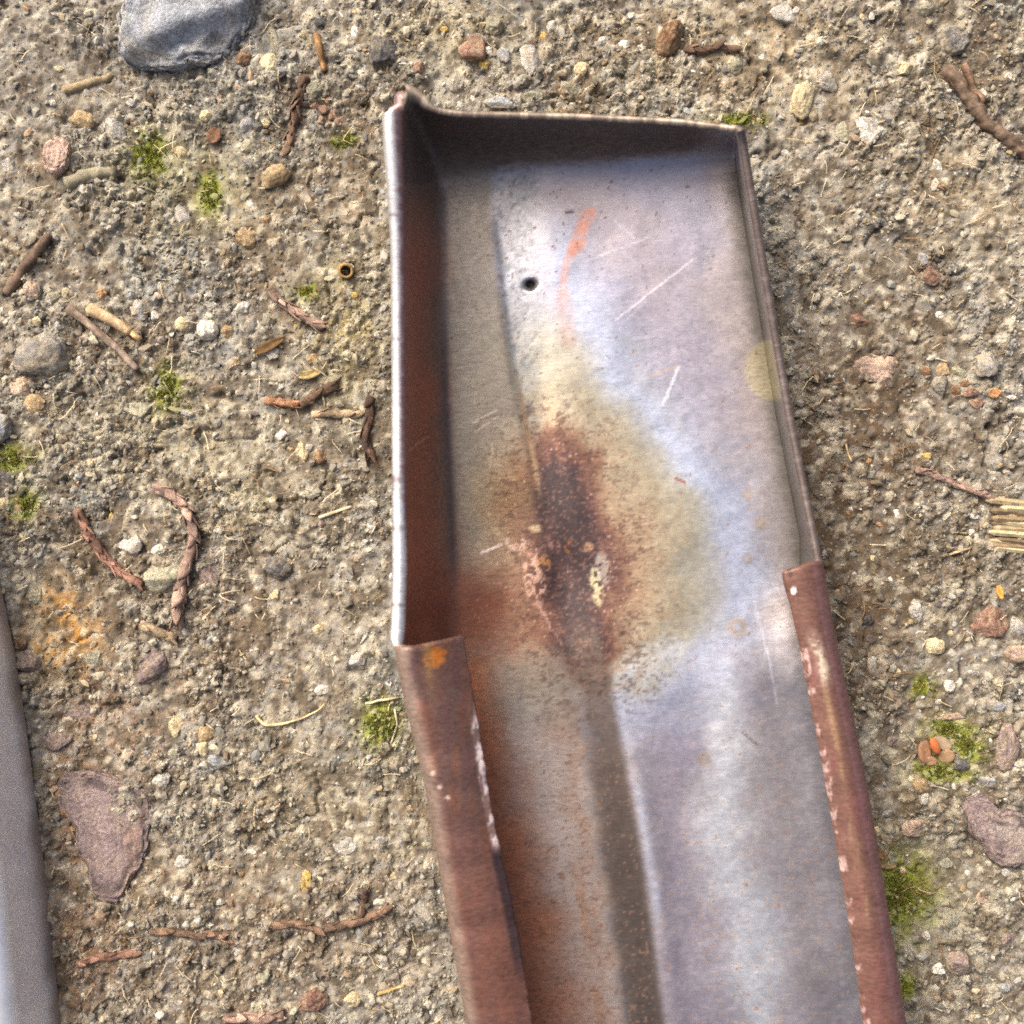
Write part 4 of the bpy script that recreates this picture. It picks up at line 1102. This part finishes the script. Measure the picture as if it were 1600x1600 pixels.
def leaf(px, py, lx, wy, rot, col, label, seed, curl=0.35, teeth=0.0):
    n, k = 13, 5
    r = np.random.default_rng(seed)
    V = []
    for i in range(n):
        t = i / (n - 1)
        w = (math.sin(math.pi * min(1, t * 0.9 + 0.08)) ** 0.7) * (1 + teeth * (1 if i % 2 else -1))
        for j in range(k):
            a = (j / (k - 1) - 0.5) * 2
            V.append(((t - 0.5) * 2 * lx, a * w * wy, curl * wy * (a * a) + 0.12 * lx * math.sin(t * 3 + seed) + r.uniform(-.04, .04) * wy))
    V = np.array(V) * m_px
    lo = V - np.array([0, 0, 1.6 * m_px])
    idx = np.arange(n * k).reshape(n, k)
    ring = np.concatenate([idx[0, :-1], idx[:-1, -1], idx[-1, :0:-1], idx[:0:-1, 0]]); rn = np.roll(ring, -1)
    F = [grid_faces(n, k), grid_faces(n, k, n * k, True), np.stack([ring, ring + n * k, rn + n * k, rn], -1)]
    VV = np.concatenate([V, lo])
    c = np.broadcast_to(np.array(col, float), VV.shape) * (1 + 0.5 * (fbm(VV[:, 0] * 3000, VV[:, 1] * 3000, 201, 3) - 0.5))[:, None]
    o = mesh_np('leaf_fragment', VV, F, M_bark, cols={'tint': lin(np.clip(c, 0, 255))})
    p = at(px, py, 0); o.location = (p[0], p[1], gz(px, py) + 4 * m_px)
    o.rotation_euler = (r.uniform(-.2, .2), r.uniform(-.2, .2), -math.radians(rot))
    tag(o, label, 'leaf')
leaf(422, 541, 26, 8, -28, (108, 82, 50), 'folded brown leaf fragment beside the short pinkish twig', 1)
leaf(335, 211, 13, 11, -60, (138, 104, 78), 'small brown leaf fragment with a toothed edge in the upper left', 2, 0.2, 0.16)
leaf(1388, 1352, 17, 8, 12, (150, 124, 86), 'curled tan leaf fragment above the moss beside the right flange', 3)
leaf(1372, 1330, 16, 7, 50, (134, 104, 74), 'brown leaf fragment leaning against the right flange', 4)
leaf(485, 585, 18, 7, -12, (150, 132, 88), 'olive leaf fragment between the twigs left of the channel', 5)
leaf(1558, 925, 11, 5, 80, (200, 134, 60), 'small orange leaf fragment above the red-brown stone at right', 6)

# dark red dried buds in a clump
for i, (bx, by, br) in enumerate([(492, 166, 9), (507, 172, 10), (520, 180, 9), (502, 188, 8), (529, 192, 8), (514, 160, 6)]):
    o = add_stone(bx, by, br, br * 0.85, i * 40, 'r', 'a', sub=2, r=np.random.default_rng(40 + i), sink=0.5, name='dried_bud')
    tag(o, ['dark red dried bud at the left end of its clump', 'largest dark red dried bud in the middle of the clump', 'dark red dried bud right of the clump middle',
            'dark red dried bud at the bottom of the clump', 'dark red dried bud at the right end of the clump', 'smallest dark red dried bud at the top of the clump'][i], 'bud', 'dried buds clumped above the channel corner')
landmarks.append(('the clump of dried buds', 508, 175))

# seed in its husk, on moss
hk = empty('seed_husk', tuple(at(1458, 1168, gz(1458, 1168))))
tag(hk, 'open tan seed husk with an orange seed sitting in green moss', 'seed husk')
def ellip(name, off, r3, col, rot, seed, cup=False):
    v, f = ico(3); v = v.copy()
    v *= (1 + 0.2 * (n3(v, 3, seed) - 0.5))[:, None]
    if cup: v[:, 2] = np.where(v[:, 2] > 0, v[:, 2] * 0.35 - 0.25 * (1 - np.hypot(v[:, 0], v[:, 1])), v[:, 2])
    c = np.broadcast_to(np.array(col, float), v.shape) * (1 + 0.4 * (n3(v, 3, seed + 4) - 0.5))[:, None]
    o = mesh_np(name, v * np.array(r3) * m_px, f, M_straw, hk, cols={'tint': lin(np.clip(c, 0, 255))})
    o.location = (off[0] * m_px, -off[1] * m_px, off[2] * m_px)
    o.rotation_euler = (rot[0], rot[1], -math.radians(rot[2]))
ellip('seed', (-4, -6, 17), (7, 15, 6), (184, 104, 58), (0.2, 0, -28), 3)
ellip('husk_shell', (-16, 6, 8), (12, 19, 8), (150, 112, 82), (0.1, 0.3, -12), 7, True)
ellip('husk_shell', (18, 12, 8), (13, 11, 6), (146, 118, 86), (0.1, -0.3, -20), 11, True)
ellip('husk_shell', (12, -8, 6), (15, 10, 6), (138, 120, 94), (-0.2, -0.2, 25), 15, True)
ellip('husk_shell', (-6, 20, 6), (10, 8, 5), (156, 122, 92), (0.3, 0, 10), 19, True)
landmarks.append(('the seed husk', 1458, 1168))

# splintered wood at the right edge
wd = empty('wood_chip', tuple(at(1580, 825, gz(1580, 825) - 0.0004)))
tag(wd, 'splintered pale wood chip cut by the right picture edge', 'wood chip')
rw = np.random.default_rng(5)
for k in range(15):
    yy = -42 + k * 5.4 + rw.uniform(-3, 3); ln = rw.uniform(34, 52); wdt = rw.uniform(4.6, 7.0); ht = rw.uniform(5, 12)
    n = 14; xs = np.linspace(-ln + 14 + rw.uniform(-8, 8), ln + 24, n)
    tp = np.minimum(1, (xs - xs[0]) / 9 + 0.45)
    V = []
    for i in range(n):
        wob = 2.0 * (vnoise(np.array(xs[i] / 18), np.array(k * 3.1), 211) - 0.5)
        for a_, b_ in ((-1, -0.6), (-0.8, 0.75), (0.0, 1.0), (0.8, 0.7), (1, -0.6)):
            V.append((xs[i], -(yy + (0.10 + 0.03 * math.sin(k * 2.3)) * xs[i] + wob + a_ * wdt * tp[i]), ht * tp[i] * b_ + 2 * wob))
    V = np.array(V) * m_px
    idx = np.arange(n * 5).reshape(n, 5)
    F = [grid_faces(n, 5, 0, False), np.array([[idx[0, 4], idx[0, 3], idx[0, 1], idx[0, 0]], [idx[-1, 0], idx[-1, 1], idx[-1, 3], idx[-1, 4]]])]
    base = np.array([(158, 142, 108), (126, 108, 82), (176, 162, 126), (108, 92, 70)][k % 4], float)
    c = np.broadcast_to(base, V.shape) * (1 + 0.4 * (fbm(V[:, 0] * 900, V[:, 1] * 6000, 215, 3) - 0.5))[:, None]
    mesh_np('splinter', V, F, M_straw, wd, cols={'tint': lin(np.clip(c, 0, 255))}, smooth=False)
landmarks.append(('the splintered wood', 1580, 825))

# moss: tufts of tiny pointed leaves
def moss(px, py, rx, ry, label, seed, dark=0.0):
    r = np.random.default_rng(seed)
    n = int(60 + rx * ry * 0.55)
    V = []; F = []; Cc = []
    a = r.uniform(0, 2 * np.pi, n); q = np.abs(r.normal(0, 0.75, n)) * (0.6 + 0.8 * vnoise(a * 1.6 + seed, np.zeros(n), 231))
    X = px + np.cos(a) * q * rx; Y = py + np.sin(a) * q * ry
    P = at(X, Y, 0.0); Z = ground_h(P[:, 0], P[:, 1])
    for i in range(n):
        c0 = np.array([P[i, 0], P[i, 1], Z[i] - 0.0001])
        k = r.integers(5, 9); s = r.uniform(2.4, 5.0) * m_px
        g = np.array([(106, 118, 34), (130, 136, 50), (148, 144, 70), (82, 94, 28), (124, 104, 62)][int(r.integers(0, 5))], float) * (1 - 0.25 * dark) * r.uniform(0.8, 1.15)
        for j in range(k):
            an = r.uniform(0, 2 * np.pi); el = r.uniform(0.25, 1.3)
            d = np.array([math.cos(an) * math.cos(el), math.sin(an) * math.cos(el), math.sin(el)])
            w = np.array([-math.sin(an), math.cos(an), 0]) * s * 0.22
            mid = c0 + d * s * 0.5 + np.array([0, 0, s * 0.06]); tip = c0 + d * s * 1.1
            b = len(V)
            V += [c0 - w * 0.5, c0 + w * 0.5, mid - w, mid + w, tip]
            F += [(b, b + 1, b + 3), (b, b + 3, b + 2), (b + 2, b + 3, b + 4)]
            Cc += [g * 0.85, g * 0.85, g, g, g * 1.2]
    o = mesh_np('moss_patch', np.array(V), np.array(F), M_moss, cols={'tint': lin(np.clip(np.array(Cc), 0, 255))}, smooth=False)
    recentre(o, tuple(at(px, py, gz(px, py))))
    tag(o, label, 'moss', 'green moss patches on the dirt')
ML = ['loose green moss patch left of the cream pebble in the upper left', 'thin green moss patch above the pale grey oval pebble', 'bright green moss patch above a greenish stone at left',
      'green moss strip at the left edge under a blue-grey stone', 'small green moss patch beside a dark stone at the left edge', 'dense green moss tuft beside the left channel wall',
      'narrow green moss strip behind the right end wall corner', 'green moss above the seed husk', 'green moss right of the seed husk', 'green moss below the seed husk',
      'largest green moss patch against the right flange', 'small green moss patch low beside the right flange', 'tiny green moss patch left of a white pebble',
      'small green moss patch beside the dried buds', 'yellow green moss patch right of the short pinkish twig']
for i, g in enumerate(GREEN):
    moss(*g, ML[i], 60 + i, dark=1.0 if i in (5, 7, 8, 9, 10) else 0.3)
landmarks += [('the moss beside the channel', 595, 1126), ('the largest moss patch', 1412, 1400), ('the moss at the left edge', 14, 716), ('the bright moss patch at left', 262, 608),
              ('the large blue-grey rock', 290, 50), ('the flat pinkish brown slab', 170, 1300), ('the purplish slab at right', 1555, 1295), ('the pink triangular chip', 92, 246),
              ('the top left channel corner', 610, 150), ('the top right channel corner', 1160, 205), ('the right flange end', 1280, 885), ('the grey metal cover', 40, 1100),
              ('the left flange end', 620, 1015)]

# a further scatter of small pebbles, to about 295 in all
rs = np.random.default_rng(77)
taken = [(p[1], p[2], p[3]) for p in items] + [(x, y, 14) for _, x, y in landmarks] + [(290, 40, 105), (170, 1300, 75), (1555, 1295, 50)]
keys = list(COL); wts = np.array([16, 22, 16, 14, 5, 1, 6, 12, 18, 8, 5, 4, 8, 5, 4], float); wts /= wts.sum()
while len(items) < 296:
    px, py = rs.uniform(8, 1592, 2)
    if inside_channel(px, py, 14) or inside_piece(px, py, 14): continue
    s = 4.5 + 5.5 * rs.random() ** 2
    if any((px - a) ** 2 + (py - b) ** 2 < (s + c * 0.9 + 4) ** 2 for a, b, c in taken): continue
    key = keys[rs.choice(len(keys), p=wts)]; sh = 'a' if rs.random() < 0.75 else 'r'
    taken.append((px, py, s))
    o = add_stone(px, py, s, s * rs.uniform(0.65, 1.0), rs.uniform(0, 180), key, sh, r=rs)
    items.append((o, px, py, s, COL[key][0], sh))

# labels: each pebble is singled out by its colour and by the nearest place that only it answers to
ORD = ['nearest', 'second nearest', 'third nearest']
SH = {'a': 'angular', 'r': 'rounded', 'f': 'flat'}
DIRS = {'above': lambda dx, dy: dy < 0 and abs(dy) >= abs(dx), 'below': lambda dx, dy: dy > 0 and abs(dy) >= abs(dx),
        'left of': lambda dx, dy: dx < 0 and abs(dx) > abs(dy), 'right of': lambda dx, dy: dx > 0 and abs(dx) > abs(dy)}
rank = {}
for lname, lx, ly in landmarks:
    for dname, df in DIRS.items():
        by = {}
        for o, px, py, s, cw, sh in items:
            if df(px - lx, py - ly):
                by.setdefault(cw, []).append((math.hypot(px - lx, py - ly), o.name))
        for cw, l in by.items():
            l.sort()
            for k, (dist, on) in enumerate(l[:3]):
                rank.setdefault(on, []).append((dist * (1 + 0.8 * k), k, lname, dname, cw))
for o, px, py, s, cw, sh in items:
    size = 'large ' if s >= 24 else 'small ' if s < 9 else ''
    if o.name in rank:
        _, k, lname, dname, cw = min(rank[o.name])
        txt = f'{size}{SH[sh]} {cw} pebble, {ORD[k]} {cw} one {dname} {lname}'
        if len(txt.replace('-', ' ').split()) > 14: txt = f'{cw} pebble, {ORD[k]} such {dname} {lname}'
        tag(o, txt, 'pebble', 'pebbles scattered over the dirt')
    else:
        tag(o, f'{size}{SH[sh]} {cw} pebble lying among others on the dirt', 'pebble', 'pebbles scattered over the dirt')

# ------------------------------------------------------------------ grit and plant fibres (nobody could count them)
def scatter_grit(n, seed, lo, hi, power, v0, f0, name, label):
    r = np.random.default_rng(seed)
    nk = len(v0)
    X = r.uniform(-0.102, 0.102, n); Y = r.uniform(-0.102, 0.102, n)
    px = 800 + X / H * FPX; py = 800 - Y / H * FPX
    keep = ~(inside_channel(px, py, -30) | inside_piece(px, py, -10))
    # looser in some places, crusted in others
    dens = sstep(0.36, 0.62, fbm(X * 1000 / 10 + 3, Y * 1000 / 10, 221, 3))
    keep &= r.random(n) < 0.28 + 0.72 * dens
    X, Y, px, py = X[keep], Y[keep], px[keep], py[keep]
    n = len(X)
    s = (lo + (hi - lo) * r.random(n) ** power) * 0.001
    Z = ground_h(X, Y) + s * r.uniform(-0.45, 0.4, n)
    pal = np.array([(206, 192, 154), (176, 160, 126), (156, 152, 142), (212, 206, 188), (126, 104, 80), (180, 148, 108), (230, 226, 214), (106, 100, 94), (188, 160, 100), (156, 160, 156), (190, 134, 78)], float)
    pw_ = np.array([18, 18, 14, 10, 13, 7, 3.0, 7, 4, 7, 1.6]); pw_ /= pw_.sum()
    c = pal[r.choice(len(pal), n, p=pw_)] * r.uniform(0.68, 1.08, (n, 1))
    g = soil_colour(X, Y)
    k = r.uniform(0.2, 0.9, (n, 1)) ** 0.8
    c = c * (1 - k) + g * k * 1.02
    lum = c.mean(-1, keepdims=True); c = lum + (c - lum) * 0.8 + np.array([0.0, 0.6, -0.5])
    V = v0[None] * (1 + r.uniform(-0.34, 0.34, (n, nk, 1)))
    sc = np.stack([r.uniform(0.8, 1.5, n), r.uniform(0.6, 1.1, n), r.uniform(0.5, 0.95, n)], -1)
    V = V * sc[:, None] * s[:, None, None]
    a = r.uniform(0, 2 * np.pi, n); ca, sa = np.cos(a), np.sin(a)
    b = r.uniform(-0.8, 0.8, n); cb, sb = np.cos(b), np.sin(b)
    x, y, z = V[..., 0], V[..., 1], V[..., 2]
    y, z = y * cb[:, None] - z * sb[:, None], y * sb[:, None] + z * cb[:, None]
    x, y = x * ca[:, None] - y * sa[:, None], x * sa[:, None] + y * ca[:, None]
    V = np.stack([x + X[:, None], y + Y[:, None], z + Z[:, None]], -1)
    F = (f0[None] + nk * np.arange(n)[:, None, None]).reshape(-1, 3)
    o = mesh_np(name, V.reshape(-1, 3), F, M_grit, cols={'tint': lin(np.repeat(np.clip(c, 0, 255), nk, 0))}, smooth=False)
    tag(o, label, 'grit', kind='stuff')
    return n
OCT_V = np.array([(1, 0, 0), (-1, 0, 0), (0, 1, 0), (0, -1, 0), (0, 0, 1), (0, 0, -1.0)])
OCT_F = np.array([(0, 2, 4), (2, 1, 4), (1, 3, 4), (3, 0, 4), (2, 0, 5), (1, 2, 5), (3, 1, 5), (0, 3, 5)])
_bm = bmesh.new(); bmesh.ops.create_icosphere(_bm, subdivisions=1, radius=1.0)
ICO_V = np.array([x.co[:] for x in _bm.verts]); ICO_F = np.array([[y.index for y in x.verts] for x in _bm.faces]); _bm.free()
n_grit = scatter_grit(175000, 91, 0.11, 0.40, 1.6, OCT_V, OCT_F, 'fine_grit', 'fine tan and grey grit covering the dirt')
n_grit += scatter_grit(24000, 93, 0.25, 0.80, 2.2, ICO_V, ICO_F, 'coarse_grit', 'coarser tan and grey grains strewn among the fine grit')

def fibres(n, seed):
    r = np.random.default_rng(seed)
    V = []; F = []; Cc = []
    while n > 0:
        px, py = r.uniform(-20, 1620, 2)
        if inside_channel(px, py, 8) or inside_piece(px, py, 8): continue
        n -= 1
        p = at(px, py, 0); ln = r.uniform(1.0, 4.2) * 0.001; a = r.uniform(0, 2 * np.pi); cv = r.normal(0, 0.5)
        k = 6; t = np.linspace(0, 1, k); ang = a + cv * t
        x = p[0] + np.cumsum(np.cos(ang)) * ln / k; y = p[1] + np.cumsum(np.sin(ang)) * ln / k
        z = ground_h(x, y) + 0.00028 + 0.0003 * np.sin(t * np.pi)
        q = np.stack([x, y, z], -1); T_, S_, U_ = frames(q); w = r.uniform(0.05, 0.10) * 0.001
        col = np.array([(190, 172, 132), (150, 122, 86), (206, 192, 160), (122, 92, 62)][int(r.integers(0, 4))], float)
        b = len(V) * 3
        ring = np.stack([q + w * (math.cos(h_) * S_ + math.sin(h_) * U_) for h_ in (0.5, 2.6, 4.7)], 1)
        V.append(ring.reshape(-1, 3)); Cc.append(np.broadcast_to(col, (k * 3, 3)))
        base = sum(len(v_) for v_ in V[:-1]) if False else fibres.off
        idx = np.arange(k * 3).reshape(k, 3) + base; nx = np.roll(idx, -1, 1)
        F.append(np.stack([idx[:-1], nx[:-1], nx[1:], idx[1:]], -1).reshape(-1, 4))
        fibres.off += k * 3
    o = mesh_np('plant_fibres', np.concatenate(V), np.concatenate(F), M_straw, cols={'tint': lin(np.concatenate(Cc))}, smooth=True)
    tag(o, 'fine pale plant fibres strewn over the dirt', 'plant fibres', kind='stuff')
fibres.off = 0
fibres(900, 95)

tri = sum(sum(max(0, p.loop_total - 2) for p in o.data.polygons) if len(o.data.polygons) < 5000 else len(o.data.loop_triangles) or 2 * len(o.data.polygons) for o in scene.objects if o.type == 'MESH')
print('TRIANGLES about', tri, 'grit', n_grit, 'pebbles', len(items))
